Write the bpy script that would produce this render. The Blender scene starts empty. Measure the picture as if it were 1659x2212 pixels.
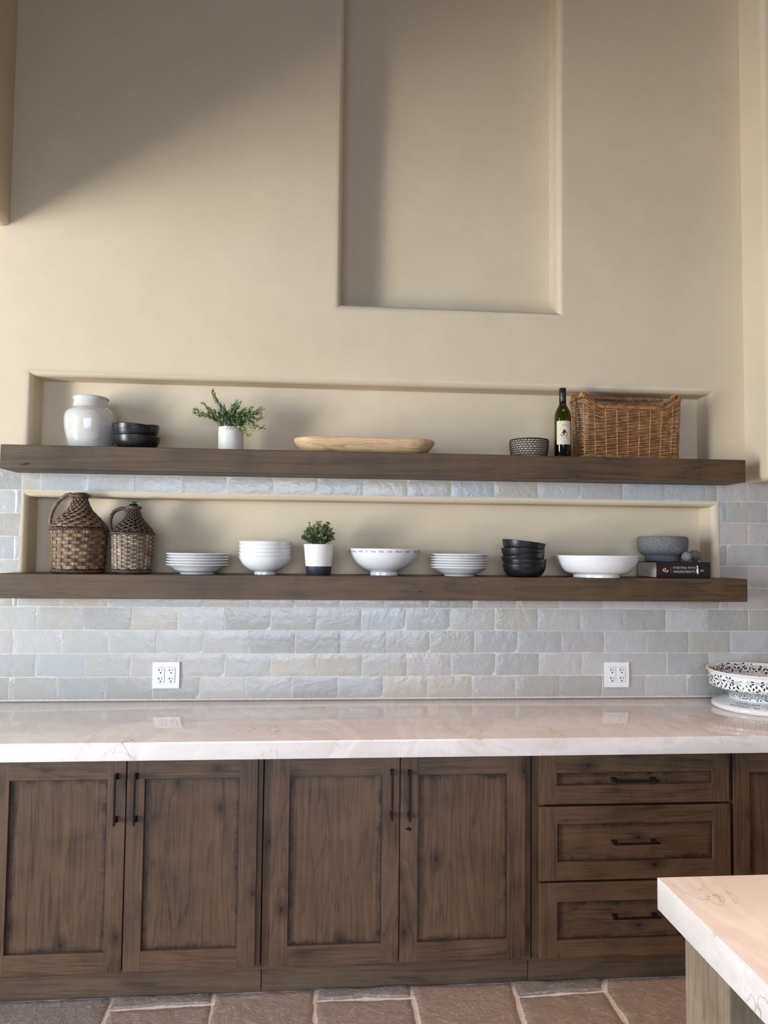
import bpy, bmesh, math, random
from mathutils import Vector, Matrix, noise
PI = math.pi
rnd = random.Random(7)
S = bpy.context.scene
COL = S.collection

# ------------------------------------------------------------------ camera
CAM = Vector((1.36267, -3.43885, 1.59318))
YAW, PIT, ROL, FPX = 0.082722, 0.051405, 0.010308, 1611.84
fw = Vector((math.sin(YAW)*math.cos(PIT), math.cos(YAW)*math.cos(PIT), math.sin(PIT)))
r0 = Vector((math.cos(YAW), -math.sin(YAW), 0)); u0 = r0.cross(fw)
rt = math.cos(ROL)*r0 + math.sin(ROL)*u0; up = -math.sin(ROL)*r0 + math.cos(ROL)*u0
cd = bpy.data.cameras.new('camera'); cam = bpy.data.objects.new('camera', cd); COL.objects.link(cam)
cam.matrix_world = Matrix(((rt.x, up.x, -fw.x, CAM.x), (rt.y, up.y, -fw.y, CAM.y), (rt.z, up.z, -fw.z, CAM.z), (0, 0, 0, 1)))
cd.sensor_fit = 'VERTICAL'; cd.sensor_height = 36.0; cd.lens = 36.0*FPX/2212.0; cd.clip_start = 0.02
S.camera = cam

# ------------------------------------------------------------------ world, window light, exposure
w = bpy.data.worlds.new('world'); S.world = w; w.use_nodes = True
w.node_tree.nodes['Background'].inputs[0].default_value = (0.62, 0.74, 1.0, 1)
w.node_tree.nodes['Background'].inputs[1].default_value = 1.0
S.view_settings.view_transform = 'Standard'; S.view_settings.look = 'None'
S.view_settings.gamma = 1.0; S.view_settings.exposure = 0.0; S.view_settings.use_curve_mapping = False

def area(name, loc, target, sx, sy, power, color, spread=180):
    l = bpy.data.lights.new(name, 'AREA'); l.shape = 'RECTANGLE'; l.size = sx; l.size_y = sy
    l.energy = power; l.color = color; l.spread = math.radians(spread)
    o = bpy.data.objects.new(name, l); COL.objects.link(o); o.location = loc
    d = Vector(target)-Vector(loc); o.rotation_euler = d.to_track_quat('-Z', 'Z').to_euler()
    return o
# glazed doors in the far left wall: cool sky light and warm light thrown up from the sunny terrace outside
area('daylight_left_sky', (-4.28, -3.3, 1.42), (0, -2.0, 0.2), 4.0, 2.0, 330, (0.62, 0.80, 1.0), 160)
area('daylight_left_terrace', (-4.28, -3.3, 0.55), (0, -1.4, 2.5), 4.0, 0.7, 330, (1.0, 0.87, 0.64), 150)
# windows behind the camera
area('daylight_front_sky', (0.9, -7.1, 1.8), (1.2, 0, -1.4), 4.2, 2.1, 95, (0.68, 0.80, 1.0), 120)
# added warm overhead fill to brighten the counter and island tops, no fixture
area('added_warm_top_fill', (2.0, -2.7, 5.12), (2.0, -2.7, 0), 3.6, 1.6, 62, (1.0, 0.66, 0.46), 90)

# ------------------------------------------------------------------ node helpers
class NT:
    def __init__(s, name):
        s.m = bpy.data.materials.new(name); s.m.use_nodes = True
        s.t = s.m.node_tree; s.b = s.t.nodes['Principled BSDF']
    def n(s, typ, **kw):
        nd = s.t.nodes.new(typ)
        for k, v in kw.items():
            if k in nd.inputs: 
                if hasattr(v, 'is_output') or isinstance(v, bpy.types.NodeSocket): s.t.links.new(v, nd.inputs[k])
                else: nd.inputs[k].default_value = v
            else: setattr(nd, k, v)
        return nd
    def l(s, a, b): s.t.links.new(a, b)
    def mix(s, fac, a, b, mode='MIX'):
        nd = s.t.nodes.new('ShaderNodeMix'); nd.data_type = 'RGBA'; nd.blend_type = mode
        for i, v in ((0, fac), (6, a), (7, b)):
            if isinstance(v, bpy.types.NodeSocket): s.l(v, nd.inputs[i])
            else: nd.inputs[i].default_value = v if not isinstance(v, tuple) else (*v, 1)[:4]
        return nd.outputs[2]
    def ramp(s, fac, stops):
        nd = s.t.nodes.new('ShaderNodeValToRGB'); s.l(fac, nd.inputs[0]); e = nd.color_ramp.elements
        while len(e) < len(stops): e.new(0.5)
        for q, (p, c) in zip(e, stops):
            q.position = p; q.color = (*c, 1) if isinstance(c, tuple) else (c, c, c, 1)
        return nd.outputs[0]
    def math(s, op, a, b=0.0):
        nd = s.t.nodes.new('ShaderNodeMath'); nd.operation = op
        for i, v in ((0, a), (1, b)):
            if isinstance(v, bpy.types.NodeSocket): s.l(v, nd.inputs[i])
            else: nd.inputs[i].default_value = v
        return nd.outputs[0]
    def coords(s, scale=(1, 1, 1), rot=(0, 0, 0), rand=True):
        tc = s.t.nodes.new('ShaderNodeTexCoord'); mp = s.t.nodes.new('ShaderNodeMapping')
        mp.inputs['Scale'].default_value = scale; mp.inputs['Rotation'].default_value = rot
        src = tc.outputs['Object']
        if rand:
            oi = s.t.nodes.new('ShaderNodeObjectInfo'); vm = s.t.nodes.new('ShaderNodeVectorMath'); vm.operation = 'MULTIPLY_ADD'
            cb = s.t.nodes.new('ShaderNodeCombineXYZ')
            for i in range(3): s.l(oi.outputs['Random'], cb.inputs[i])
            s.l(cb.outputs[0], vm.inputs[0]); vm.inputs[1].default_value = (13.1, 7.7, 9.3); s.l(src, vm.inputs[2]); src = vm.outputs[0]
        s.l(src, mp.inputs[0]); return mp.outputs[0]
    def noise(s, v, scale, detail=3, rough=0.5, dist=0.0):
        nd = s.t.nodes.new('ShaderNodeTexNoise'); s.l(v, nd.inputs['Vector'])
        nd.inputs['Scale'].default_value = scale; nd.inputs['Detail'].default_value = detail
        nd.inputs['Roughness'].default_value = rough; nd.inputs['Distortion'].default_value = dist
        return nd.outputs['Fac']
    def bump(s, h, strength, dist=0.01, prev=None):
        nd = s.t.nodes.new('ShaderNodeBump'); s.l(h, nd.inputs['Height'])
        nd.inputs['Strength'].default_value = strength; nd.inputs['Distance'].default_value = dist
        if prev is not None: s.l(prev, nd.inputs['Normal'])
        s.l(nd.outputs[0], s.b.inputs['Normal']); return nd.outputs[0]
    def color(s, c):
        if isinstance(c, bpy.types.NodeSocket): s.l(c, s.b.inputs['Base Color'])
        else: s.b.inputs['Base Color'].default_value = (*c, 1)
    def rough(s, r):
        if isinstance(r, bpy.types.NodeSocket): s.l(r, s.b.inputs['Roughness'])
        else: s.b.inputs['Roughness'].default_value = r

def simple(name, c, r=0.5, metal=0.0, coat=0.0, var=0.06, nscale=30, bump=0.0, bscale=60):
    m = NT(name); v = m.coords(); n = m.noise(v, nscale, 4)
    d = tuple(x*(1-var) for x in c); h = tuple(min(1, x*(1+var)) for x in c)
    m.color(m.ramp(n, [(0.3, d), (0.7, h)])); m.rough(r); m.b.inputs['Metallic'].default_value = metal
    m.b.inputs['Coat Weight'].default_value = coat
    if bump: m.bump(m.noise(v, bscale, 4), bump, 0.003)
    return m.m

def wood(name, light, dark, axis='z', rough=0.42, knots=0.0, scale=1.0, spec=0.5, cathedral=0.5, rand=True):
    m = NT(name); k = {'x': (0.09, 1, 1), 'y': (1, 0.09, 1), 'z': (1, 1, 0.09)}[axis]
    k2 = {'x': (0.02, 1, 1), 'y': (1, 0.02, 1), 'z': (1, 1, 0.02)}[axis]
    v = m.coords(tuple(a*scale for a in k), rand=rand); vf = m.coords(tuple(a*scale for a in k2), rand=rand); vb = m.coords((scale,)*3, rand=rand)
    big = m.noise(v, 7, 3, 0.5, 0.7)
    rings = m.math('FRACT', m.math('MULTIPLY', big, 11.0))
    rings = m.ramp(rings, [(0.0, 0.05), (0.10, 0.85), (0.75, 0.55), (1.0, 0.05)])
    fine = m.noise(vf, 210, 3, 0.7)
    blot = m.noise(vb, 4.5, 4, 0.6, 0.4)
    f = m.math('ADD', m.math('MULTIPLY', rings, 0.16*cathedral*2), m.math('ADD', m.math('MULTIPLY', fine, 0.50), m.math('MULTIPLY', blot, 0.58)))
    c = m.ramp(f, [(0.42, dark), (0.60, tuple((a*1.1+b*.9)/2 for a, b in zip(light, dark))), (0.76, light)])
    if knots:
        spx = m.n('ShaderNodeSeparateXYZ', Vector=vb); cbx = m.n('ShaderNodeCombineXYZ')
        m.l(m.math('MULTIPLY', spx.outputs[0], 0.6 if axis == 'x' else 1.0), cbx.inputs[0]); m.l(m.math('MULTIPLY', spx.outputs[2], 0.6 if axis == 'z' else 1.0), cbx.inputs[1])
        vo = m.n('ShaderNodeTexVoronoi', voronoi_dimensions='2D'); m.l(cbx.outputs[0], vo.inputs['Vector']); vo.inputs['Scale'].default_value = 5.0*knots
        d = m.math('ADD', vo.outputs['Distance'], m.math('MULTIPLY', m.math('SUBTRACT', m.noise(vb, 90, 3), 0.5), 0.05))
        pick = m.math('GREATER_THAN', m.n('ShaderNodeSeparateColor', Color=vo.outputs['Color']).outputs[0], 0.5)
        halo = m.ramp(d, [(0.02, 0.75), (0.17, 0.0)]); core = m.ramp(d, [(0.018, 1.0), (0.034, 0.0)])
        c = m.mix(m.math('MULTIPLY', halo, pick), c, tuple(a*0.55 for a in dark))
        c = m.mix(m.math('MULTIPLY', core, pick), c, (0.010, 0.007, 0.005))
    m.color(c); m.rough(m.ramp(fine, [(0.2, rough-0.07), (0.8, rough+0.1)]))
    m.b.inputs['Specular IOR Level'].default_value = spec
    m.bump(fine, 0.12, 0.002); return m.m

# ------------------------------------------------------------------ materials
def mk_plaster():
    m = NT('tan_plaster'); v = m.coords(rand=False)
    n = m.noise(v, 1.3, 5, 0.55, 0.6); n2 = m.noise(v, 9, 4, 0.6)
    f = m.math('ADD', m.math('MULTIPLY', n, 0.7), m.math('MULTIPLY', n2, 0.3))
    m.color(m.ramp(f, [(0.3, (0.60, 0.51, 0.37)), (0.7, (0.68, 0.578, 0.43))])); m.rough(0.82)
    b = m.bump(m.noise(v, 5, 4, 0.5), 0.18, 0.02); m.bump(m.noise(v, 260, 2), 0.10, 0.001, b)
    return m.m
M_PLASTER = mk_plaster()
def mk_tile():
    m = NT('glazed_zellige'); v = m.coords(rand=False)
    at = m.n('ShaderNodeAttribute', attribute_name='tile_tint'); base = at.outputs['Color']
    n = m.noise(v, 16, 5, 0.65, 1.2)
    c = m.mix(m.ramp(n, [(0.35, 0.0), (0.75, 0.5)]), base, (0.42, 0.45, 0.46))
    n2 = m.noise(v, 40, 4, 0.6, 0.5)
    c = m.mix(m.ramp(n2, [(0.55, 0.0), (0.8, 0.35)]), c, (0.60, 0.56, 0.48))
    pits = m.ramp(m.noise(v, 150, 1, 0.5), [(0.22, 1.0), (0.25, 0.0)])
    c = m.mix(pits, c, (0.25, 0.2, 0.16))
    m.color(c); m.rough(m.ramp(n, [(0.2, 0.13), (0.8, 0.30)])); m.b.inputs['Coat Weight'].default_value = 0.15
    b1 = m.bump(m.noise(v, 17, 3, 0.5, 1.0), 0.5, 0.007)
    b2 = m.bump(m.noise(v, 60, 3, 0.55, 0.6), 0.35, 0.003, b1)
    m.bump(m.ramp(m.noise(v, 150, 1, 0.5), [(0.2, 0.0), (0.27, 1.0)]), 0.5, 0.002, b2)
    return m.m
M_TILE = mk_tile()
M_GROUT = simple('grout', (0.62, 0.60, 0.57), 0.9, var=0.12, nscale=80, bump=0.4, bscale=200)
def mk_marble():
    m = NT('veined_quartzite'); v = m.coords(rand=False)
    cl = m.noise(v, 3.0, 5, 0.6, 0.8)
    c = m.ramp(cl, [(0.3, (0.63, 0.57, 0.54)), (0.55, (0.70, 0.66, 0.64)), (0.8, (0.75, 0.72, 0.70))])
    def line(sc, width, loc, rot, stretch, detail=6, dist=1.2, rgh=0.62):
        mp = m.n('ShaderNodeMapping', Vector=v); mp.inputs['Location'].default_value = loc; mp.inputs['Rotation'].default_value = rot; mp.inputs['Scale'].default_value = stretch
        nz = m.noise(mp.outputs[0], sc, detail, rgh, dist)
        return m.ramp(m.math('ABSOLUTE', m.math('SUBTRACT', nz, 0.5)), [(0.0, 1.0), (width, 0.0)])
    c = m.mix(m.math('MULTIPLY', line(1.6, 0.06, (3, 1, 2), (0.2, 0.4, 0.7), (1, .6, 1)), 0.4), c, (0.88, 0.86, 0.84))
    g1 = m.ramp(m.noise(v, 4.5, 3, 0.5), [(0.48, 0.0), (0.62, 0.65)])
    c = m.mix(m.math('MULTIPLY', line(1.5, 0.0022, (0, 5, 0), (0.2, 0.3, 0.5), (2.0, 1, .8), 5, 0.9, .58), g1), c, (0.12, 0.09, 0.08))
    g2 = m.ramp(m.noise(v, 7, 3, 0.5, 0.5), [(0.50, 0.0), (0.66, 0.7)])
    c = m.mix(m.math('MULTIPLY', line(2.0, 0.0035, (9, 2, 4), (0.1, 0.2, 0.9), (1.6, 1, .9), 5, 1.0, .58), g2), c, (0.33, 0.25, 0.21))
    m.color(c); m.rough(0.07); m.b.inputs['Specular IOR Level'].default_value = 0.55
    return m.m
M_MARBLE = mk_marble()
CL, CD = (0.108, 0.064, 0.037), (0.030, 0.017, 0.010)
M_CABV = wood('stained_alder_upright', CL, CD, 'z', knots=1.0)
M_CABH = wood('stained_alder_level', CL, CD, 'x', knots=1.0)
M_CABD = wood('stained_alder_toe', (0.12, 0.078, 0.05), (0.045, 0.028, 0.018), 'x')
M_SHELF = wood('walnut_stain_shelf', (0.100, 0.060, 0.028), (0.030, 0.017, 0.008), 'x', rough=0.5, scale=0.8, knots=0.5, cathedral=0.5)
M_ISLAND = wood('greyed_alder', (0.30, 0.235, 0.165), (0.15, 0.11, 0.075), 'z', rough=0.5, cathedral=0.2)
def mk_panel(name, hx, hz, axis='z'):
    """alder field panel with a dark hand-rubbed glaze round its edge, plus recess shade painted in"""
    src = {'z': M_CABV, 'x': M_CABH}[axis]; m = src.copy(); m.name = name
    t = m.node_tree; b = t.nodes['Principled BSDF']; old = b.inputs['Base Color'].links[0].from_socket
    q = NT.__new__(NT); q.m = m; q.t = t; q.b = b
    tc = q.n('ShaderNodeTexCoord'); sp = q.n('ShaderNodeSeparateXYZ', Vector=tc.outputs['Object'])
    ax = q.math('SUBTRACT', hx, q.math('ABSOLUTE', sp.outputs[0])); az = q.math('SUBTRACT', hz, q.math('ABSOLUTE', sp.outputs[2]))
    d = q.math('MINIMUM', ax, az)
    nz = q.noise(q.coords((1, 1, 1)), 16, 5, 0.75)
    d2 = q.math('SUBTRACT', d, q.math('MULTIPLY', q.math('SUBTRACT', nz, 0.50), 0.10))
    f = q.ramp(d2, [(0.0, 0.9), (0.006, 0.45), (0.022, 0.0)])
    f = q.math('MAXIMUM', f, q.ramp(d, [(0.003, 0.85), (0.008, 0.0)]))  # unbroken dark rim: recess shade painted into the panel colour
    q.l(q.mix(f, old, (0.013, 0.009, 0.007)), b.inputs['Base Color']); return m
M_BLACK = simple('blackened_iron', (0.012, 0.012, 0.013), 0.42, 0.6)
M_GAP = simple('gap_shade_and_knots', (0.02, 0.015, 0.012), 0.8)  # near-black: the knots' own colour, and gap shade painted onto the carcasses
def mk_stone():
    m = NT('cleft_flagstone'); v = m.coords(rand=False)
    at = m.n('ShaderNodeAttribute', attribute_name='stone_tint')
    n = m.noise(v, 5, 6, 0.65, 1.0)
    c = m.mix(m.ramp(n, [(0.35, 0.0), (0.7, 0.7)]), at.outputs['Color'], (0.26, 0.205, 0.175))
    n3 = m.noise(m.coords((1.2, 2.5, 1), (0, 0, 0.7), rand=False), 6, 5, 0.6, 1.6)
    c = m.mix(m.ramp(m.math('ABSOLUTE', m.math('SUBTRACT', n3, 0.5)), [(0.0, 0.55), (0.012, 0.0)]), c, (0.62, 0.55, 0.5))
    m.color(c); m.rough(m.ramp(n, [(0.3, 0.35), (0.7, 0.6)]))
    b = m.bump(m.noise(v, 9, 9, 0.68, 0.4), 0.9, 0.020); m.bump(m.noise(v, 70, 4, 0.7), 0.5, 0.004, b)
    return m.m
M_STONE = mk_stone()
M_MORTAR = simple('sandy_mortar', (0.74, 0.72, 0.70), 0.95, var=0.25, nscale=160, bump=0.9, bscale=260)
M_WHITE = simple('white_porcelain', (0.80, 0.81, 0.82), 0.12, coat=0.3, var=0.015)
M_CREAM = simple('offwhite_crackle_glaze', (0.62, 0.60, 0.57), 0.10, coat=0.5, var=0.06, nscale=14, bump=0.05, bscale=30)
M_BOWLBLK = simple('matt_black_glaze', (0.010, 0.011, 0.013), 0.32, var=0.2)
M_PLASTIC = simple('white_plastic', (0.82, 0.83, 0.83), 0.28, var=0.01)
M_SLOT = simple('socket_slot', (0.008, 0.008, 0.008), 0.6)
M_POTW = simple('white_stoneware', (0.66, 0.64, 0.60), 0.45, var=0.05)
M_POT2 = simple('white_textured_ceramic', (0.74, 0.73, 0.72), 0.45, var=0.02)
M_NAVY = simple('charcoal_band', (0.022, 0.030, 0.042), 0.5)
M_SOIL = simple('dark_moss', (0.012, 0.014, 0.009), 0.95, var=0.4, bump=0.8)
M_LEAF = [simple('leaf_deep', (0.055, 0.095, 0.040), 0.5, var=0.3, nscale=50),
          simple('leaf_mid', (0.13, 0.20, 0.07), 0.5, var=0.3, nscale=50),
          simple('leaf_grey', (0.20, 0.24, 0.17), 0.55, var=0.25, nscale=50),
          simple('leaf_young', (0.30, 0.38, 0.10), 0.5, var=0.2, nscale=50)]
M_STEM = simple('stem', (0.09, 0.12, 0.04), 0.6)
def mk_strand(name, a, b, c, rough=0.5):
    m = NT(name); v = m.coords(); n = m.noise(v, 28, 3, 0.6); n2 = m.noise(v, 190, 3, 0.6)
    f = m.math('ADD', m.math('MULTIPLY', n, 0.65), m.math('MULTIPLY', n2, 0.4))
    m.color(m.ramp(f, [(0.35, a), (0.53, b), (0.72, c)])); m.rough(rough); m.bump(n2, 0.3, 0.001); return m.m
M_WILLOW = mk_strand('golden_willow', (0.10, 0.040, 0.014), (0.34, 0.165, 0.055), (0.56, 0.33, 0.14), 0.38)
M_JUGW = mk_strand('weathered_wicker', (0.060, 0.036, 0.022), (0.20, 0.125, 0.070), (0.42, 0.30, 0.18))
M_JUGW2 = mk_strand('pale_wicker', (0.09, 0.065, 0.046), (0.29, 0.215, 0.15), (0.54, 0.44, 0.34))
M_JUGD = mk_strand('dark_wicker', (0.030, 0.020, 0.015), (0.085, 0.055, 0.038), (0.16, 0.11, 0.075))
M_DARKIN = simple('dark_bottle_glass', (0.010, 0.009, 0.007), 0.25)
M_ROPE = simple('beige_coil', (0.46, 0.39, 0.31), 0.8, var=0.15, nscale=90)
M_CORD = simple('black_cord', (0.014, 0.012, 0.011), 0.7)
M_DOUGH = wood('pale_carved_wood', (0.60, 0.43, 0.24), (0.32, 0.20, 0.10), 'x', rough=0.55, scale=2.2, cathedral=1.3)
def mk_glass(name, c, rough=0.02):
    m = NT(name); m.color(c); m.rough(rough); m.b.inputs['Transmission Weight'].default_value = 1.0; m.b.inputs['IOR'].default_value = 1.5; return m.m
M_GREEN = mk_glass('green_bottle_glass', (0.20, 0.24, 0.03))
M_WINE = simple('dark_wine', (0.022, 0.024, 0.006), 0.2)
M_CLEAR = mk_glass('clear_glass', (0.95, 0.97, 0.96))
M_CAPS = simple('black_capsule', (0.010, 0.010, 0.010), 0.3)
M_LABEL = simple('cream_paper_label', (0.66, 0.58, 0.42), 0.7, var=0.08)
M_INK = simple('black_ink', (0.02, 0.02, 0.03), 0.6)
M_INKG = simple('grey_ink', (0.30, 0.30, 0.33), 0.6)
M_GRANITE = NT('speckled_granite')
_v = M_GRANITE.coords(); _n = M_GRANITE.noise(_v, 330, 3, 0.8); _n2 = M_GRANITE.noise(_v, 12, 2)
M_GRANITE.color(M_GRANITE.ramp(_n, [(0.34, (0.040, 0.042, 0.046)), (0.5, (0.13, 0.133, 0.14)), (0.66, (0.33, 0.335, 0.35))])); M_GRANITE.rough(0.75)
M_GRANITE.bump(_n, 0.3, 0.001); M_GRANITE = M_GRANITE.m
M_BOOK = simple('black_book_cloth', (0.010, 0.009, 0.009), 0.4)
M_PAGES = NT('paper_pages'); _v = M_PAGES.coords((1, 1, 60)); M_PAGES.color(M_PAGES.ramp(M_PAGES.noise(_v, 12, 2), [(0.3, (0.50, 0.48, 0.44)), (0.7, (0.68, 0.66, 0.61))])); M_PAGES.rough(0.8); M_PAGES = M_PAGES.m
M_LETTER = simple('white_print', (0.78, 0.75, 0.72), 0.6)
M_REDP = simple('red_print', (0.45, 0.07, 0.05), 0.6)
M_PINK = simple('pink_print', (0.75, 0.40, 0.30), 0.6, var=0.3, nscale=200)
M_GREYP = simple('grey_print', (0.16, 0.15, 0.16), 0.6)
M_ENAM = simple('white_enamel', (0.80, 0.81, 0.80), 0.10, coat=0.4, var=0.01)
M_LEAFPR = simple('navy_leaf_print', (0.020, 0.028, 0.045), 0.2)
M_ROSEPR = simple('grey_rose_print', (0.42, 0.38, 0.33), 0.2, var=0.3, nscale=200)
M_FRAME = simple('bronze_window_frame', (0.06, 0.05, 0.045), 0.5)

# ------------------------------------------------------------------ object helpers
def link(o, parent=None):
    COL.objects.link(o)
    if parent is not None: o.parent = parent
    return o
def mesh(name, verts, faces, mats, parent=None, mi=None, smooth=None, loc=None, uvs=None):
    me = bpy.data.meshes.new(name); me.from_pydata([tuple(v) for v in verts], [], faces)
    for m in (mats if isinstance(mats, (list, tuple)) else [mats]): me.materials.append(m)
    if mi: me.polygons.foreach_set('material_index', mi)
    me.validate(clean_customdata=False); me.update()
    if smooth is not None:
        me.polygons.foreach_set('use_smooth', [True]*len(me.polygons))
        if smooth < 180: me.set_sharp_from_angle(angle=math.radians(smooth))
    o = bpy.data.objects.new(name, me); link(o, parent)
    if loc: o.location = loc
    return o
class MB:
    def __init__(s): s.v = []; s.f = []; s.mi = []
    def add(s, vs, fs, mi=0):
        b = len(s.v); s.v += [Vector(v) for v in vs]
        s.f += [tuple(i+b for i in f) for f in fs]; s.mi += [mi]*len(fs)
    def box(s, a, b, mi=0, bev=0.0):
        x0, y0, z0 = a; x1, y1, z1 = b
        if bev <= 0:
            s.add([(x0,y0,z0),(x1,y0,z0),(x1,y1,z0),(x0,y1,z0),(x0,y0,z1),(x1,y0,z1),(x1,y1,z1),(x0,y1,z1)],
                  [(0,3,2,1),(4,5,6,7),(0,1,5,4),(1,2,6,5),(2,3,7,6),(3,0,4,7)], mi)
        else:
            bm = bmesh.new(); bmesh.ops.create_cube(bm, size=1.0)
            for v in bm.verts: v.co = Vector(((x0+x1)/2+v.co.x*(x1-x0), (y0+y1)/2+v.co.y*(y1-y0), (z0+z1)/2+v.co.z*(z1-z0)))
            bmesh.ops.bevel(bm, geom=list(bm.edges), offset=bev, segments=2, affect='EDGES', profile=0.6)
            bm.verts.index_update(); s.add([v.co.copy() for v in bm.verts], [[v.index for v in f.verts] for f in bm.faces], mi); bm.free()
    def tube(s, pts, r, n=6, mi=0, closed=False, flat=1.0, nrm=None, cap=True):
        """sweep an ellipse (r x r*flat) along pts"""
        P = [Vector(p) for p in pts]; L = len(P); rr = r if isinstance(r, (list, tuple)) else [r]*L
        rings = []; prev = None
        for i in range(L):
            t = (P[(i+1) % L]-P[i-1]) if closed else (P[min(i+1, L-1)]-P[max(i-1, 0)])
            if t.length < 1e-9: t = Vector((0, 0, 1))
            t.normalize()
            a = Vector(nrm[i]) if nrm else (prev if prev is not None else (Vector((0, 0, 1)) if abs(t.z) < 0.9 else Vector((1, 0, 0))))
            a = a - t*a.dot(t)
            if a.length < 1e-6: a = t.orthogonal()
            a.normalize(); b = t.cross(a); prev = a
            rings.append([P[i] + a*(rr[i]*math.cos(2*PI*k/n)) + b*(rr[i]*flat*math.sin(2*PI*k/n)) for k in range(n)])
        vs = [v for q in rings for v in q]; fs = []
        for i in range(L if closed else L-1):
            j = (i+1) % L
            for k in range(n):
                k2 = (k+1) % n; fs.append((i*n+k, i*n+k2, j*n+k2, j*n+k))
        if not closed and cap: fs.append(tuple(range(n))[::-1]); fs.append(tuple((L-1)*n+k for k in range(n)))
        s.add(vs, fs, mi)
    def lathe(s, prof, n=48, mi=0, c=(0, 0, 0)):
        vs = []; idx = []
        for r, z in prof:
            if r < 1e-6: idx.append([len(vs)]*n); vs.append((c[0], c[1], c[2]+z))
            else:
                idx.append([len(vs)+k for k in range(n)])
                vs += [(c[0]+r*math.cos(2*PI*k/n), c[1]+r*math.sin(2*PI*k/n), c[2]+z) for k in range(n)]
        fs = []
        for i in range(len(prof)-1):
            for k in range(n):
                k2 = (k+1) % n; f = []
                for q in (idx[i][k], idx[i][k2], idx[i+1][k2], idx[i+1][k]):
                    if q not in f: f.append(q)
                if len(f) > 2: fs.append(tuple(f))
        s.add(vs, fs, mi)
    def build(s, name, mats, parent=None, smooth=None, loc=None):
        return mesh(name, s.v, s.f, mats, parent, s.mi, smooth, loc)
def tag(o, label=None, cat=None, group=None, kind=None):
    if label: o['label'] = label
    if cat: o['category'] = cat
    if group: o['group'] = group
    if kind: o['kind'] = kind
    return o
def thing(name, loc, label, cat, group=None, rot=(0, 0, 0)):
    o = bpy.data.objects.new(name, None); o.empty_display_size = 0.05; COL.objects.link(o)
    o.location = loc; o.rotation_euler = rot; return tag(o, label, cat, group)
def struct(o): o['kind'] = 'structure'; return o
def sp(pts, n=6):
    """smooth a 2-D profile with Catmull-Rom"""
    out = []; L = len(pts)
    for i in range(L-1):
        p0 = pts[max(i-1, 0)]; p1 = pts[i]; p2 = pts[i+1]; p3 = pts[min(i+2, L-1)]
        for k in range(n):
            t = k/n; out.append(tuple(0.5*((2*b)+(-a+c)*t+(2*a-5*b+4*c-d)*t*t+(-a+3*b-3*c+d)*t**3) for a, b, c, d in zip(p0, p1, p2, p3)))
    out.append(tuple(pts[-1])); return out
def interp(prof, z):
    for (r0_, z0_), (r1_, z1_) in zip(prof, prof[1:]):
        if z0_ <= z <= z1_: return r0_+(r1_-r0_)*((z-z0_)/max(1e-9, z1_-z0_))
    return prof[-1][0] if z > prof[-1][1] else prof[0][0]
def text_mesh(txt, size, spacing=1.0, align='CENTER', thin=0.0):
    cu = bpy.data.curves.new('t', 'FONT'); cu.body = txt; cu.size = size; cu.align_x = align; cu.align_y = 'CENTER'
    cu.space_character = spacing; cu.resolution_u = 3; cu.offset = -thin*size
    o = bpy.data.objects.new('t', cu); COL.objects.link(o)
    dg = bpy.context.evaluated_depsgraph_get(); dg.update()
    me = bpy.data.meshes.new_from_object(o.evaluated_get(dg))
    vs = [v.co.copy() for v in me.vertices]; fs = [tuple(p.vertices) for p in me.polygons]
    bpy.data.objects.remove(o); bpy.data.curves.remove(cu); bpy.data.meshes.remove(me)
    return vs, fs

# ================================================================== ROOM SHELL
T, C, Z0 = 0.2065, 0.1035, 0.914
SHU0, SHU1, SHL0, SHL1 = 1.923, 2.027, 1.375, 1.479      # shelf undersides and tops
NX0, NX1, ND = 0.056, 3.226, 0.13                         # niche inner sides, depth
ZT = Z0+10*C                                              # top of tile
BR = 0.032                                                # bullnose radius
XL, XR, ZH = -0.066, 3.40, 3.04                           # left bulkhead face, right hood face, bulkhead underside

def rects(mb, xs, zs, y, holes, mi=0):
    xs = sorted(xs); zs = sorted(zs)
    for a, b in zip(xs, xs[1:]):
        for c, d in zip(zs, zs[1:]):
            cx, cz = (a+b)/2, (c+d)/2
            if any(h[0] < cx < h[1] and h[2] < cz < h[3] for h in holes): continue
            mb.add([(a, y, c), (b, y, c), (b, y, d), (a, y, d)], [(0, 1, 2, 3)], mi)
def niche(mb, x0, x1, z0, z1, depth, closed, r=BR, mi=0):
    """rounded plaster reveal: quarter-round nosing, straight cheek, back"""
    prof = [(r*(math.sin(a)), r*(1-math.cos(a))) for a in [PI/2*k/8 for k in range(9)]]   # (inset, y)
    prof = [(i, y) for i, y in prof] + [(r, depth)]
    def loop(i, y):
        if closed: return [(x0+i, y, z0+i), (x0+i, y, z1-i), (x1-i, y, z1-i), (x1-i, y, z0+i)]
        return [(x0+i, y, z0), (x0+i, y, z1-i), (x1-i, y, z1-i), (x1-i, y, z0)]
    n = 4 if closed else 3
    for (i0, y0), (i1, y1) in zip(prof, prof[1:]):
        A, B = loop(i0, y0), loop(i1, y1)
        for k in range(n):
            k2 = (k+1) % 4; mb.add([A[k], A[k2], B[k2], B[k]], [(0, 1, 2, 3)], mi)
    L = loop(r, depth); mb.add(L, [(0, 1, 2, 3)], mi)
def weld(o, d=1e-5, ang=30):
    bm = bmesh.new(); bm.from_mesh(o.data); bmesh.ops.remove_doubles(bm, verts=bm.verts, dist=d)
    bmesh.ops.recalc_face_normals(bm, faces=bm.faces); bm.to_mesh(o.data); bm.free()
    me = o.data; me.set_sharp_from_angle(angle=math.radians(ang))
    at = me.attributes.get('sharp_face') or me.attributes.new('sharp_face', 'BOOLEAN', 'FACE')
    at.data.foreach_set('value', [max(abs(c) for c in p.normal) > .9999 for p in me.polygons]); me.update(); return o
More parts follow.
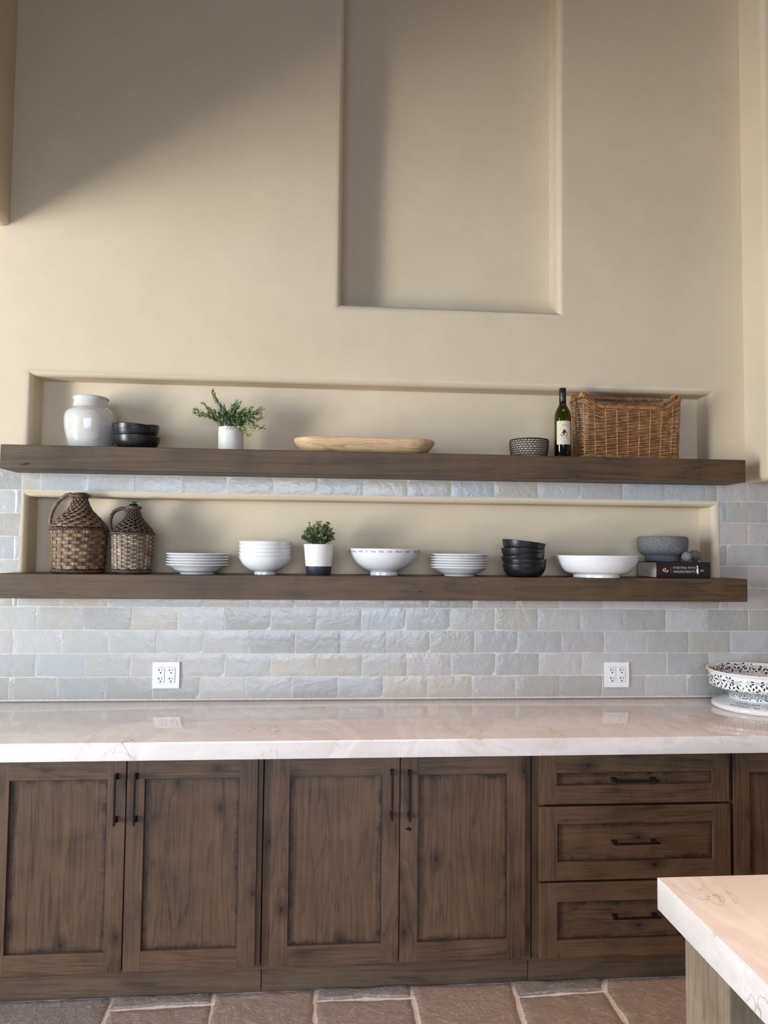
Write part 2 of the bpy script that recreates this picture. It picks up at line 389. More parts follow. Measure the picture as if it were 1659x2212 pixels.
wb = MB()
UN = (NX0-BR, NX1+BR, SHU0, 2.365+BR); LN = (NX0-BR, NX1+BR+.004, SHL0, 1.8455); TN = (1.404, 2.509, 2.712, 4.62)
H = 5.2
rects(wb, [XL-.05, UN[0], TN[0], TN[1], UN[1], XR+1.8], [ZT, UN[3], TN[2], TN[3], H], 0.0, [(UN[0], UN[1], 0, UN[3]), TN])
niche(wb, UN[0], UN[1], SHU0, UN[3], ND, False)
niche(wb, TN[0], TN[1], TN[2], TN[3], 0.15, True)
niche(wb, LN[0], LN[1], SHL0, LN[3], ND, False, r=0.027)
# rounded outside corner at the left end, turning back into the side passage
x0 = XL-.05; pts = [(x0-.03*math.sin(a), .03*(1-math.cos(a))) for a in [PI/2*k/8 for k in range(9)]]+[(x0-.03, 0.75), (-4.4, 0.75)]
for (a, b), (c, d) in zip(pts, pts[1:]): wb.add([(a, b, 0), (c, d, 0), (c, d, H), (a, b, H)], [(0, 1, 2, 3)])
# substrate behind the tile
rects(wb, [x0, LN[0], LN[1], XR+1.8], [0, SHL0, LN[3], ZT], 0.012, [(LN[0], LN[1], SHL0, LN[3])])
wb.add([(x0, 0, ZT), (XR+1.8, 0, ZT), (XR+1.8, .012, ZT), (x0, .012, ZT)], [(0, 1, 2, 3)])
wall = weld(wb.build('wall_back', [M_PLASTER])); struct(wall)

# zellige field
tb = MB(); tints = []
PAL = [(0.50, 0.47, 0.42), (0.56, 0.53, 0.48), (0.49, 0.485, 0.46), (0.60, 0.57, 0.53), (0.52, 0.50, 0.47), (0.45, 0.43, 0.39), (0.55, 0.50, 0.42), (0.51, 0.515, 0.51), (0.57, 0.51, 0.48)]
def put_tile(xa, xb, za, zb):
    g = 0.0018; xa += g+rnd.uniform(-.0007, .0007); xb -= g+rnd.uniform(-.0007, .0007); za += g+rnd.uniform(-.0006, .0006); zb -= g+rnd.uniform(-.0006, .0006)
    w_, h_ = xb-xa, zb-za
    if w_ < .01 or h_ < .01: return
    nx, nz = max(3, int(w_/.018)), max(3, int(h_/.018))
    tx, tz, off = rnd.uniform(-.006, .006), rnd.uniform(-.010, .010), rnd.uniform(0, .0006)
    seed = rnd.uniform(0, 50); vs = []; fs = []
    for j in range(nz+1):
        for i in range(nx+1):
            x = xa+w_*i/nx; z = za+h_*j/nz
            e = min(i, nx-i, j, nz-j)
            if e == 0:
                jj = noise.noise(Vector((x*45, z*45, seed)))*.0009
                if i in (0, nx): x += jj
                if j in (0, nz): z += jj
            y = off+(0.0022 if e == 0 else 0.0)+tx*(x-(xa+xb)/2)+tz*(z-(za+zb)/2)+noise.noise(Vector((x*22, z*22, seed)))*.0007
            vs.append((x, max(y, -.0004), z))
    n0 = len(vs)
    for j in range(nz):
        for i in range(nx): a = j*(nx+1)+i; fs.append((a, a+1, a+nx+2, a+nx+1))
    ring = [i for i in range(nx+1)]+[j*(nx+1)+nx for j in range(1, nz+1)]+[nz*(nx+1)+i for i in range(nx-1, -1, -1)]+[j*(nx+1) for j in range(nz-1, 0, -1)]
    for k in ring: vs.append((vs[k][0], .012, vs[k][2]))
    for k in range(len(ring)): k2 = (k+1) % len(ring); fs.append((ring[k2], ring[k], n0+k, n0+k2))
    c = rnd.choice(PAL); q = rnd.uniform(.93, 1.06); c = (c[0]*q*.87, c[1]*q*.885, c[2]*q*.91)
    tb.add(vs, fs); tints.extend([c]*len(vs))
def tiles(row, xa, xb, za, zb, off):
    n = math.floor((xa-off)/T); x = off+n*T
    while x < xb:
        a, b = max(x, xa), min(x+T, xb)
        if b-a > .012: put_tile(a, b, za, zb)
        x += T
XT0, XT1 = XL-.048, 4.6
OFF = [0.0, .109, .010, .104, .002, .107, 0.0, .107, 0.0, .1046]
for k in range(10):
    za, zb = Z0+k*C+(.006 if k == 0 else 0), Z0+(k+1)*C
    if k < 4: tiles(k, XT0, XT1, za, zb, OFF[k])
    elif k == 9:
        tiles(k, XT0, UN[0], za, zb, OFF[k]); tiles(k, UN[0], UN[1], za, SHU0-.001, OFF[k]); tiles(k, UN[1], XT1, za, zb, OFF[k])
    elif k == 4:
        tiles(k, XT0, LN[0], za, zb, OFF[k]); tiles(k, LN[0], LN[1], za, SHL0-.001, OFF[k]); tiles(k, LN[1], XT1, za, zb, OFF[k])
    else:
        tiles(k, XT0, LN[0]-.002, za, zb, OFF[k]); tiles(k, LN[1]+.003, XT1, za, zb, OFF[k])
tf = tb.build('tile_field', [M_TILE], wall, smooth=50)
ca = tf.data.attributes.new('tile_tint', 'FLOAT_COLOR', 'POINT'); ca.data.foreach_set('color', [x for c in tints for x in (*c, 1)])
gb = MB(); rects(gb, [XT0, LN[0], LN[1], XT1], [Z0, SHL0-.001, LN[3], SHU0-.001, ZT], 0.0030, [(LN[0], LN[1], SHL0-.001, LN[3]), (LN[0], LN[1], SHU0-.001, ZT)])
# mortar along the foot of the backsplash and down the niche edges
gb.box((XT0, -.0035, Z0+.0003), (XT1, .006, Z0+.008), bev=.001); gb.build('grout', [M_GROUT], wall)

# left bulkhead (upper wall running toward the viewer, open below)
hb = MB(); xb0 = XL-.30; r = .03
sec = [(xb0, H), (xb0, ZH+r)]+[(xb0+r*(1-math.cos(a)), ZH+r*(1-math.sin(a))) for a in [PI/2*k/6 for k in range(1, 7)]]+[(XL-r+r*math.sin(a), ZH+r*(1-math.cos(a))) for a in [PI/2*k/6 for k in range(0, 7)]]+[(XL, H)]
for (a, b), (c, d) in zip(sec, sec[1:]): hb.add([(a, 0.745, b), (c, 0.745, d), (c, -7.2, d), (a, -7.2, b)], [(0, 1, 2, 3)])
hb.build('wall_left_bulkhead', [M_PLASTER], smooth=40)
struct(bpy.data.objects['wall_left_bulkhead']).name = 'wall_left'
# right plaster hood with rounded lower and front edges
def mk_hood():
    d, z, R = .205, 1.935, .035
    xs = [XR+R*(1-math.sin(a)) for a in [PI/2*k/8 for k in range(9)]]
    mb = MB(); n = 9; ring = []
    # cross-section in plan: wall -> left cheek -> rounded front corner -> front, then lofted with a rounded underside
    def plan(ins, zz):
        q = max(R-ins, .001); p = [(XR+ins, 0.0, zz)]
        p += [(XR+ins+q*(1-math.cos(a)), -(d-ins)+q*(1-math.sin(a)), zz) for a in [PI/2*k/8 for k in range(9)]]
        return p+[(XR+1.7, -(d-ins), zz)]
    levels = [(0, H)]+[(R*(1-math.cos(a)), z+R*(1-math.sin(a))) for a in [PI/2*k/8 for k in range(9)]]
    L = [plan(i, zz) for i, zz in levels]
    for A, B in zip(L, L[1:]):
        for k in range(len(A)-1): mb.add([A[k], A[k+1], B[k+1], B[k]], [(0, 1, 2, 3)])
    e = L[-1]; mb.add(e+[(XR+1.7, 0, z)], [tuple(range(len(e)+1))])
    o = weld(mb.build('wall_right_hood', [M_PLASTER]), ang=35); o.name = 'wall_right_hood'; return o
hood = mk_hood(); struct(hood); hood.name = 'wall_hood'
# outer walls and ceiling (behind and beside the viewer)
M_CEIL = wood('dark_plank_ceiling', (0.10, 0.065, 0.045), (0.04, 0.026, 0.018), 'y')
M_FAR = simple('umber_plaster', (0.27, 0.225, 0.19), 0.85)
def wallbox(name, a, b): o = MB(); o.box(a, b); return struct(o.build(name, [M_CEIL if name == 'ceiling' else M_FAR]))
wallbox('wall_right', (5.1, -7.4, 0), (5.3, 0.0, H))
o = MB()
for a, b in (((-4.4, -7.4, 0), (-4.2, -5.4, H)), ((-4.4, -1.2, 0), (-4.2, .95, H)), ((-4.4, -5.4, 2.45), (-4.2, -1.2, H)), ((-4.4, -5.4, 0), (-4.2, -1.2, .08))): o.box(a, b)
struct(o.build('wall_left_outer', [M_FAR])).name = 'wall_far_left'
o = MB()
for a, b in (((-4.4, -7.4, 0), (-1.3, -7.2, H)), ((3.1, -7.4, 0), (5.3, -7.2, H)), ((-1.3, -7.4, 2.85), (3.1, -7.2, H)), ((-1.3, -7.4, 0), (3.1, -7.2, .55))): o.box(a, b)
struct(o.build('wall_front', [M_FAR]))
wallbox('ceiling', (-4.4, -7.4, H), (5.3, .95, H+.15))
def window(name, pts_axis, a0, a1, z0, z1, fixed, n):
    mb = MB(); t = .035
    def bar(p0, p1):
        if pts_axis == 'y': mb.box((fixed-.03, p0[0], p0[1]), (fixed+.03, p1[0], p1[1]), bev=.004)
        else: mb.box((p0[0], fixed-.03, p0[1]), (p1[0], fixed+.03, p1[1]), bev=.004)
    bar((a0, z0), (a1, z0+2*t)); bar((a0, z1-2*t), (a1, z1))
    for k in range(n+1):
        c = a0+(a1-a0)*k/n; c = min(max(c, a0+t), a1-t); bar((c-t, z0), (c+t, z1))
    return struct(mb.build(name, [M_FRAME]))
window('window_1', 'y', -5.4, -1.2, .08, 2.45, -4.24, 3)
window('window_2', 'x', -1.3, 3.1, .55, 2.85, -7.24, 3)

# floor: irregular flagstones bedded in sandy mortar
fb = MB(); fb.box((-4.4, -7.4, -.12), (5.3, .95, -.006), mi=1); ftint = [(0.5, 0.5, 0.5)]*8
SP = [(0.27, 0.225, 0.195), (0.28, 0.23, 0.20), (0.23, 0.21, 0.20), (0.30, 0.24, 0.20), (0.26, 0.215, 0.19), (0.22, 0.205, 0.20)]
def stone(poly, c=None):
    """poly: corner points (x, y), counter-clockwise"""
    c = c or rnd.choice(SP); P = [Vector((x, y, 0)) for x, y in poly]; cen = sum(P, Vector())/len(P); pts = []
    for a, b in zip(P, P[1:]+P[:1]):
        n = max(2, int((b-a).length/.022))
        for k in range(n):
            p = a.lerp(b, k/n); q = (cen-p).normalized()
            pts.append(p+q*(.008+.006*noise.noise(p*17))+Vector((noise.noise(p*40), noise.noise(p*40+Vector((9, 0, 0))), 0))*.003)
    hgt = rnd.uniform(-.001, .0015); n = len(pts)
    rings = [[Vector((p.x, p.y, -.008)) for p in pts], [Vector((p.x, p.y, -.001+hgt)) for p in pts]]
    for f in (.012, .03): rings.append([p+(cen-p).normalized()*min(f, (cen-p).length*.4)+Vector((0, 0, hgt+.003)) for p in pts])
    vs = [v for q in rings for v in q]; fs = []
    for i in range(3):
        for k in range(n): k2 = (k+1) % n; fs.append((i*n+k, i*n+k2, (i+1)*n+k2, (i+1)*n+k))
    fs.append(tuple(3*n+k for k in range(n))); fb.add(vs, fs, 0); ftint.extend([c]*len(vs))
yT = -.635
G = (0.20, 0.19, 0.185); R1 = (0.28, 0.23, 0.205); R2 = (0.30, 0.235, 0.195)
stone([(-.3, -1.15), (.14, -1.12), (.10, yT), (-.3, yT)]); stone([(.14, -1.12), (.66, -1.02), (.65, -.66), (.64, yT), (.10, yT)], G)
stone([(.65, -.703), (1.005, -.69), (1.0, yT), (.645, yT)], G)
stone([(.66, -1.15), (1.02, -1.15), (1.005, -.70), (.655, -.713)], R1)
stone([(1.02, -1.15), (1.365, -1.12), (1.361, yT), (1.003, yT)], R1)
stone([(1.363, -.695), (1.708, -.70), (1.713, yT), (1.363, yT)], G)
stone([(1.366, -1.1), (1.715, -1.12), (1.708, -.71), (1.363, -.703)], R1)
stone([(1.715, -1.15), (2.045, -1.1), (2.08, -.73), (2.085, yT), (1.714, yT)], R2)
stone([(2.085, -.72), (2.41, -.707), (2.437, yT), (2.092, yT)], G)
stone([(2.045, -1.15), (2.42, -1.15), (2.41, -.715), (2.087, -.728)], R2)
stone([(2.43, -1.2), (2.9, -1.15), (2.9, yT), (2.445, yT), (2.418, -.71)], R2)
y = -1.15
for rr_ in range(12):
    hh = rnd.choice([.35, .45, .6]); x = -4.2+rnd.uniform(0, .3)
    if y-hh < -7.1: break
    while x < 4.9:
        ww = rnd.choice([.35, .5, .7, .9]); y1 = y
        stone([(x, y-hh), (x+ww, y-hh), (x+ww, y1-.01), (x, y1-.01)]); x += ww
    y -= hh
x = -4.2
while x < -.8: stone([(x, -1.14), (x+.5, -1.14), (x+.5, -.1), (x, -.1)]); stone([(x, -.1), (x+.5, -.1), (x+.5, .7), (x, .7)]); x += .5
stone([(2.9, -1.15), (3.5, -1.15), (3.5, yT), (2.9, yT)]); stone([(3.5, -1.15), (4.2, -1.15), (4.2, yT), (3.5, yT)])
fl = fb.build('floor', [M_STONE, M_MORTAR], smooth=40); struct(fl)
ca = fl.data.attributes.new('stone_tint', 'FLOAT_COLOR', 'POINT'); ca.data.foreach_set('color', [x for c in ftint for x in (*c, 1)])

# ================================================================== SHELVES
def shelf(z0, z1, label, knots):
    x0, x1, yf = -.002, 3.304, -.165
    a, b = NX0+.003, NX1-.003
    def outline(z, i=0): return [(x0+i, yf+i, z), (x1-i, yf+i, z), (x1-i, -.0012, z), (b, -.0012, z), (b, ND-.003, z), (a, ND-.003, z), (a, -.0012, z), (x0+i, -.0012, z)]
    mb = MB(); e = .0025; L = [outline(z0, e), outline(z0+e), outline(z1-e), outline(z1, e)]; n = 8
    vs = [v for q in L for v in q]; fs = [tuple(range(n))[::-1], tuple(3*n+k for k in range(n))]
    for i in range(3):
        for k in range(n): k2 = (k+1) % n; fs.append((i*n+k, i*n+k2, (i+1)*n+k2, (i+1)*n+k))
    mb.add([Vector(v)-Vector((1.65, 0, z0)) for v in vs], fs)
    o = mb.build('floating_shelf', [M_SHELF], smooth=30); o.location = (1.65, 0, z0)
    for kx, kz, kr in knots:
        kb = MB(); N = 18; rk = random.Random(int(kx*100)); P = [(kx-1.65+kr*(1+rk.uniform(-.3, .3))*math.cos(2*PI*k/N), yf-.0004, kz+.45*kr*(1+rk.uniform(-.35, .35))*math.sin(2*PI*k/N+.4)) for k in range(N)]
        kb.add([(kx-1.65, yf-.0007, kz)]+P, [(0, 1+k, 1+(k+1) % N) for k in range(N)]); kb.build('knot', [M_GAP], o)
    return tag(o, label, 'shelf', 'thick wooden floating shelves')
shelf(SHU0, SHU1, 'upper thick brown floating shelf holding the basket and vase', [(.107, .022, .014), (.09, .019, .008)])
shelf(SHL0, SHL1, 'lower thick brown floating shelf holding the plates and wicker jugs', [(1.80, .040, .010)])

# ================================================================== COUNTER AND CABINETS
mb = MB(); mb.box((-.9, -.73, .85), (5.05, .0025, .914), bev=.0022)
ct = mb.build('countertop', [M_MARBLE], smooth=30); tag(ct, 'long pale veined stone countertop running along the tiled wall', 'countertop')
YD = -.70
def bar_handle(parent, L, axis, loc):
    """square bar pull with wedge feet; axis 'z' upright, 'x' level"""
    m_ = MB(); t = .0035; so = .030; h = L/2
    def A(p): return (p[0], p[1], p[2]) if axis == 'z' else (p[2], p[1], p[0])
    def bx(a, b):
        a, b = A(a), A(b); m_.box(tuple(min(p, q) for p, q in zip(a, b)), tuple(max(p, q) for p, q in zip(a, b)), bev=.0008)
    bx((-t, -so-.004, -h), (t, -so+.004, h))
    for s_ in (-1, 1):
        zc = s_*(h-.014)
        v = []
        for (yy, g, tt) in ((-so, .004, .0035), (-.001, .011, .006)):
            for dx, dz in ((-tt, -g), (tt, -g), (tt, g), (-tt, g)): v.append(A((dx, yy, zc+dz)))
        m_.add(v, [(0, 1, 2, 3), (4, 7, 6, 5), (0, 4, 5, 1), (1, 5, 6, 2), (2, 6, 7, 3), (3, 7, 4, 0)])
    o = m_.build('handle', [M_BLACK], parent); o.location = loc; return o
pmats = {}
def front(name, parent, x0, x1, z0, z1, px0, px1, pz0, pz1, px, grain='z', knot=None, handle=None):
    """shaker front, frame mesh with panel and handle beneath it; px/py parent origin offset"""
    cx, cz = (x0+x1)/2, (z0+z1)/2; t = .021
    fr = MB(); b = .0016
    fr.box((x0-cx, 0, z0-cz), (px0-cx, t, z1-cz), 0, b); fr.box((px1-cx, 0, z0-cz), (x1-cx, t, z1-cz), 0, b)
    fr.box((px0-cx-.0002, .0003, pz1-cz), (px1-cx+.0002, t, z1-cz-.0005), 1, .0008); fr.box((px0-cx-.0002, .0003, z0-cz+.0005), (px1-cx+.0002, t, pz0-cz), 1, .0008)
    f = fr.build(name, [M_CABV, M_CABH], parent); f.location = (cx-px, YD, cz)
    pm = mk_panel('glazed_shaded_alder_panel', (px1-px0)/2, (pz1-pz0)/2, grain)
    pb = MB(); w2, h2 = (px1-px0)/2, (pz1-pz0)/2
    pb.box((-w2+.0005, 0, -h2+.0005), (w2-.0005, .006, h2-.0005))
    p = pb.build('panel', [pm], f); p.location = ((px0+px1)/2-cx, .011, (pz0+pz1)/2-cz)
    if handle:
        hx, hz, L, ax = handle; bar_handle(f, L, ax, (hx-cx, 0, hz-cz))
    if knot:
        kx, kz = knot; kb = MB(); N = 16
        def ring(s_, y): return [(kx-cx+.011*s_*math.cos(2*PI*k/N), y, kz-cz-.004*s_*math.cos(2*PI*k/N)+.007*s_*math.sin(2*PI*k/N)) for k in range(N)]
        L_ = [ring(1.0, -.0003), ring(.8, -.0012), ring(.45, -.0016)]; vs = [v for q in L_ for v in q]
        fs = [(i*N+k, i*N+(k+1) % N, (i+1)*N+(k+1) % N, (i+1)*N+k) for i in range(2) for k in range(N)]+[tuple(2*N+k for k in range(N))]
        kb.add(vs, fs); kb.build('filled_knot', [simple('glossy_knot_filler', (.006, .006, .007), .08)], f, smooth=60)
    return f
def cabinet(x0, x1, label, rails):
    c = thing('base_cabinet', (x0, 0, 0), label, 'cabinet', 'brown stained base cabinets under the stone countertop')
    k = MB(); k.box((.001, -.655, .10), (x1-x0-.001, -.02, .8485)); k.build('carcass', [M_GAP], c)
    f = MB(); w_ = x1-x0
    for a, b in rails: f.box((a-x0, -.677, .115), (b-x0, -.6555, .849), 0, .001)
    f.box((0.0012, -.6765, .10), (w_-.0012, -.656, .135), 1); f.box((0.0012, -.6765, .815), (w_-.0012, -.656, .849), 1)
    f.build('face_frame', [M_CABV, M_CABH], c)
    t = MB(); t.box((0.0005, -.632, -.004), (w_-.0005, -.60, .10)); t.build('toe_kick', [M_CABD], c); return c
DZ0, DZ1, PZ0, PZ1 = .118, .842, .186, .779
c = cabinet(.19, 1.166, 'brown base cabinet with two doors, furthest left under the countertop', [(.191, .24), (.66, .72), (1.13, 1.165)])
front('door', c, .232, .688, DZ0, DZ1, .292, .626, PZ0, PZ1, .19, handle=(.658, .716, .176, 'z'))
front('door', c, .692, 1.147, DZ0, DZ1, .753, 1.084, PZ0, PZ1, .19, handle=(.725, .716, .176, 'z'))
c = cabinet(1.168, 2.149, 'brown base cabinet with two doors, immediately left of the three-drawer unit', [(1.169, 1.22), (1.63, 1.69), (2.10, 2.148)])
front('door', c, 1.199, 1.657, DZ0, DZ1, 1.262, 1.595, PZ0, PZ1, 1.168, handle=(1.628, .716, .178, 'z'))
front('door', c, 1.661, 2.122, DZ0, DZ1, 1.726, 2.056, PZ0, PZ1, 1.168, knot=(1.690, .588), handle=(1.692, .712, .178, 'z'))
c = cabinet(2.151, 2.911, 'brown base cabinet with three stacked wide drawers', [(2.152, 2.20), (2.88, 2.910)])
front('drawer', c, 2.176, 2.904, .664, DZ1, 2.242, 2.840, .731, .778, 2.151, 'x', handle=(2.531, .754, .178, 'x'))
front('drawer', c, 2.176, 2.906, .389, .655, 2.242, 2.840, .454, .592, 2.151, 'x', handle=(2.531, .528, .178, 'x'))
front('drawer', c, 2.176, 2.906, .113, .381, 2.242, 2.840, .174, .313, 2.151, 'x', handle=(2.531, .262, .178, 'x'))
c = cabinet(2.913, 3.90, 'brown base cabinet cut off by the right picture edge, beyond the drawers', [(2.914, 2.95), (3.38, 3.44), (3.86, 3.899)])
front('door', c, 2.922, 3.40, DZ0, DZ1, 2.984, 3.34, PZ0, .771, 2.913, handle=(3.37, .716, .178, 'z'))
front('door', c, 3.404, 3.88, DZ0, DZ1, 3.464, 3.82, PZ0, .771, 2.913, handle=(3.434, .716, .178, 'z'))
c = cabinet(-.80, .188, 'brown base cabinet left of the two-door unit, just past the left picture edge', [(-.799, -.76), (.14, .187)])
front('door', c, -.78, -.30, DZ0, DZ1, -.72, -.36, PZ0, PZ1, -.80, handle=(-.33, .716, .176, 'z'))
front('door', c, -.296, .17, DZ0, DZ1, -.236, .11, PZ0, PZ1, -.80, handle=(-.266, .716, .176, 'z'))

# island corner at lower right
IX, IY = 2.074, -1.889
mb = MB(); mb.box((IX, -3.3, .849), (4.0, IY, .914), bev=.0025)
tag(mb.build('island_countertop', [M_MARBLE], smooth=30), 'thick pale stone island top with its corner jutting into the foreground', 'countertop')
isl = thing('kitchen_island', (2.11, -1.93, 0), 'weathered brown island base beneath the foreground stone slab', 'island')
mb = MB(); mb.box((.003, -.165, -.004), (.17, 0, .8485), bev=.003); mb.build('corner_post', [M_ISLAND], isl)
mb = MB(); mb.box((.17, -.06, -.004), (1.8, -.02, .8485)); mb.build('back_panel', [M_ISLAND], isl)
mb = MB(); mb.box((.27, -1.2, -.004), (1.8, -.0605, .8485)); mb.build('carcass', [M_GAP], isl)
mb = MB(); mb.box((.085, -1.15, .66), (.2695, -.20, .685), 0, .002); mb.box((.085, -1.15, .56), (.11, -.20, .66), 0, .002)
mb.build('side_drawer', [M_ISLAND], isl)

# outlets
def slots(m_, cx, cz):
    y0, y1 = -.0100, -.0088
    def b(x0, x1, z0, z1): m_.box((cx+x0, y0, cz+z0), (cx+x1, y1, cz+z1))
    b(-.0072, -.0050, -.001, .0075); b(-.0118, -.0050, .0022, .0044); b(.0052, .0070, -.0005, .0070)
    N = 12; vs = [(cx+.0032*math.cos(2*PI*k/N), y, cz-.0095+.0032*math.sin(2*PI*k/N)) for y in (y0, y1) for k in range(N)]
    m_.add(vs, [tuple(range(N))]+[(k, (k+1) % N, N+(k+1) % N, N+k) for k in range(N)])
def outlet(x, z, label):
    t = thing('wall_outlet', (x, -.0012, z), label, 'outlet', 'double duplex outlets in the tiled backsplash')
    m_ = MB(); a, b = .0165, .0335
    # plate as a ring of strips round the two openings
    m_.box((-.059, -.0068, .0345), (.059, .0004, .0585), bev=.0012); m_.box((-.059, -.0068, -.0585), (.059, .0004, -.0345), bev=.0012)
    m_.box((-.059, -.0065, -.036), (-.0402, .0002, .036)); m_.box((.0402, -.0065, -.036), (.059, .0002, .036)); m_.box((-.0060, -.0065, -.036), (.0060, .0002, .036))
    m_.build('wall_plate', [M_PLASTIC], t)
    for cx in (-.0231, .0231):
        r_ = MB(); r_.box((cx-.0164, -.0088, -.0338), (cx+.0164, -.001, .0338), bev=.0010); rc = r_.build('receptacle', [M_PLASTIC], t)
        s_ = MB(); slots(s_, cx, .0205); slots(s_, cx, -.0175); s_.build('socket_slots', [M_SLOT], rc)
outlet(.678, 1.027, 'white double wall outlet at the left, below the stacked plates')
outlet(2.751, 1.022, 'white double wall outlet at the right, near the patterned footed bowl')

# ================================================================== UPPER SHELF OBJECTS
ZU, ZL = SHU1+.0006, SHL1+.0006
# vase
v = thing('ceramic_vase', (.313, .005, ZU), 'large off-white glazed vase with wide neck at the left end of upper shelf', 'vase')
prof = [(0, .004), (.070, .0), (.087, .0), (.089, .004)]+sp([(.090, .006), (.103, .05), (.113, .10), (.1165, .145), (.112, .172), (.100, .188), (.087, .196), (.081, .205), (.078, .222), (.077, .236)], 5)
prof += [(.0775, .238), (.0815, .240), (.083, .245), (.0815, .250), (.077, .252), (.072, .250), (.071, .235), (.075, .205)]+[(.10, .17), (.105, .12), (.09, .03), (0, .015)]
m_ = MB(); m_.lathe([(a*.955, b*.96) for a, b in prof], 72); m_.build('body', [M_CREAM], v, smooth=60)
# matt black bowls (shared form)
def bowl_mesh(outer, th, name, mat, n=64):
    """outer: profile from foot centre to rim; inner wall made by insetting"""
    pr = [Vector((r_, z_)) for r_, z_ in outer]; inn = []
    for i in range(len(pr)-1, 0, -1):
        t = (pr[min(i+1, len(pr)-1)]-pr[i-1]); nrm = Vector((-t.y, t.x)).normalized()
        q = pr[i]+nrm*th
        if q.x > .003: inn.append((q.x, q.y))
    m_ = MB(); m_.lathe(outer+[(outer[-1][0]-th*.3, outer[-1][1]+th*.35), (outer[-1][0]-th*.8, outer[-1][1]+th*.2)]+inn+[(0, inn[-1][1])], n)
    me = m_.build(name, [mat], None, smooth=60); return me
blk = [(0, .003), (.045, .002), (.050, 0)]+sp([(.056, .0005), (.077, .006), (.0895, .022), (.0955, .037), (.0998, .056)], 5)
b0 = bowl_mesh(blk, .0035, 'black_bowl', M_BOWLBLK)
def place(o, first, loc, rot, label, cat, group):
    q = o if first else o.copy()
    if not first: COL.objects.link(q)
    q.location = loc; q.rotation_euler = rot; return tag(q, label, cat, group)
G1 = 'matt black bowls on the upper shelf'
place(b0, True, (.538, -.062, ZU), (0, 0, 0), 'matt black bowl, bottom of the pile beside the off-white vase', 'bowl', G1)
place(b0, False, (.543, -.062, ZU+.0385), (.05, -math.radians(9.5), 0), 'matt black bowl tilted up to the right, middle of the pile beside the vase', 'bowl', G1)
place(b0, False, (.524, -.054, ZU+.0500), (.0, math.radians(3.5), 0), 'matt black bowl, topmost of the pile beside the vase', 'bowl', G1)
G2 = 'matt black bowls on the lower shelf'
for i, (dx, z_, tilt, lab) in enumerate([(.0, 0, 0, 'matt black bowl, lowest in the lower-shelf stack'), (.003, .0225, -1.0, 'matt black bowl, second from the bottom in the lower-shelf stack'),
        (.001, .047, -7.5, 'matt black bowl tilted up to the right, middle of the lower-shelf stack'), (-.007, .073, 1.2, 'matt black bowl, second from the top in the lower-shelf stack'),
        (-.007, .104, 6.5, 'matt black bowl sloping down to the right, top of the lower-shelf stack')]):
    place(b0, False, (2.291+dx, -.065, ZL+z_), (0, math.radians(tilt), 0), lab, 'bowl', G2)

# leaves
def leaf(m_, base, d, nrm, L, W, mi, fold=.25, curl=.15):
    d = d.normalized(); s_ = d.cross(nrm)
    if s_.length < 1e-4: s_ = d.orthogonal()
    s_.normalize(); n_ = s_.cross(d)
    vs = []; 
    for t, wd in ((0, .12), (.3, .85), (.6, .95), (.85, .5), (1, .02)):
        c_ = base+d*(L*t)-n_*(curl*L*t*t); h = W*wd/2
        vs += [c_-s_*h+n_*(h*fold), c_, c_+s_*h+n_*(h*fold)]
    fs = []
    for i in range(4):
        a = i*3; fs += [(a, a+1, a+4, a+3), (a+1, a+2, a+5, a+4)]
    m_.add(vs, fs, mi)
def rvec(r_, s_=1): return Vector((r_.uniform(-1, 1), r_.uniform(-1, 1), r_.uniform(-1, 1)))*s_
# plant with arching sprigs
pl = thing('potted_plant', (.945, -.03, ZU), 'potted sprig plant with spreading olive-green shoots in a white cylinder pot, upper shelf', 'plant')
m_ = MB(); pr = [(0, .004), (.050, .004), (.052, 0), (.0545, .001), (.056, .006), (.0558, .010)]
z_ = .012
while z_ < .108: pr += [(.0565, z_), (.0560, z_+.003)]; z_ += .006
pr += [(.0562, .111), (.055, .1135), (.052, .113), (.051, .10), (.0505, .09), (0, .09)]
m_.lathe(pr, 56); m_.build('pot', [M_POTW], pl, smooth=60)
m_ = MB(); m_.lathe([(0, .100), (.03, .099), (.0500, .0935), (.0500, .0905)], 24); m_.build('soil', [M_SOIL], pl, smooth=60)
r2 = random.Random(3); fo = MB(); st = MB()
sprigs = [(-.155, .075, 0), (-.15, .055, -.03), (-.125, .105, .01), (-.10, .07, -.05), (-.085, .155, .0), (-.075, .14, -.01), (-.06, .06, .03), (-.03, .085, -.03), (0, .10, .02), (.02, .115, 0), (.035, .105, -.02), (.05, .085, .02), (.085, .09, 0), (.12, .085, .01), (.135, .082, -.01), (.10, .06, -.03), (.13, .045, -.02), (.14, .0, -.02), (.115, -.005, -.04), (.045, -.015, -.055), (.085, -.04, -.055), (-.02, .07, .04), (.0, .06, -.04), (.03, .05, -.045), (-.05, .04, -.05), (.06, .05, .04), (.09, .03, -.05)]
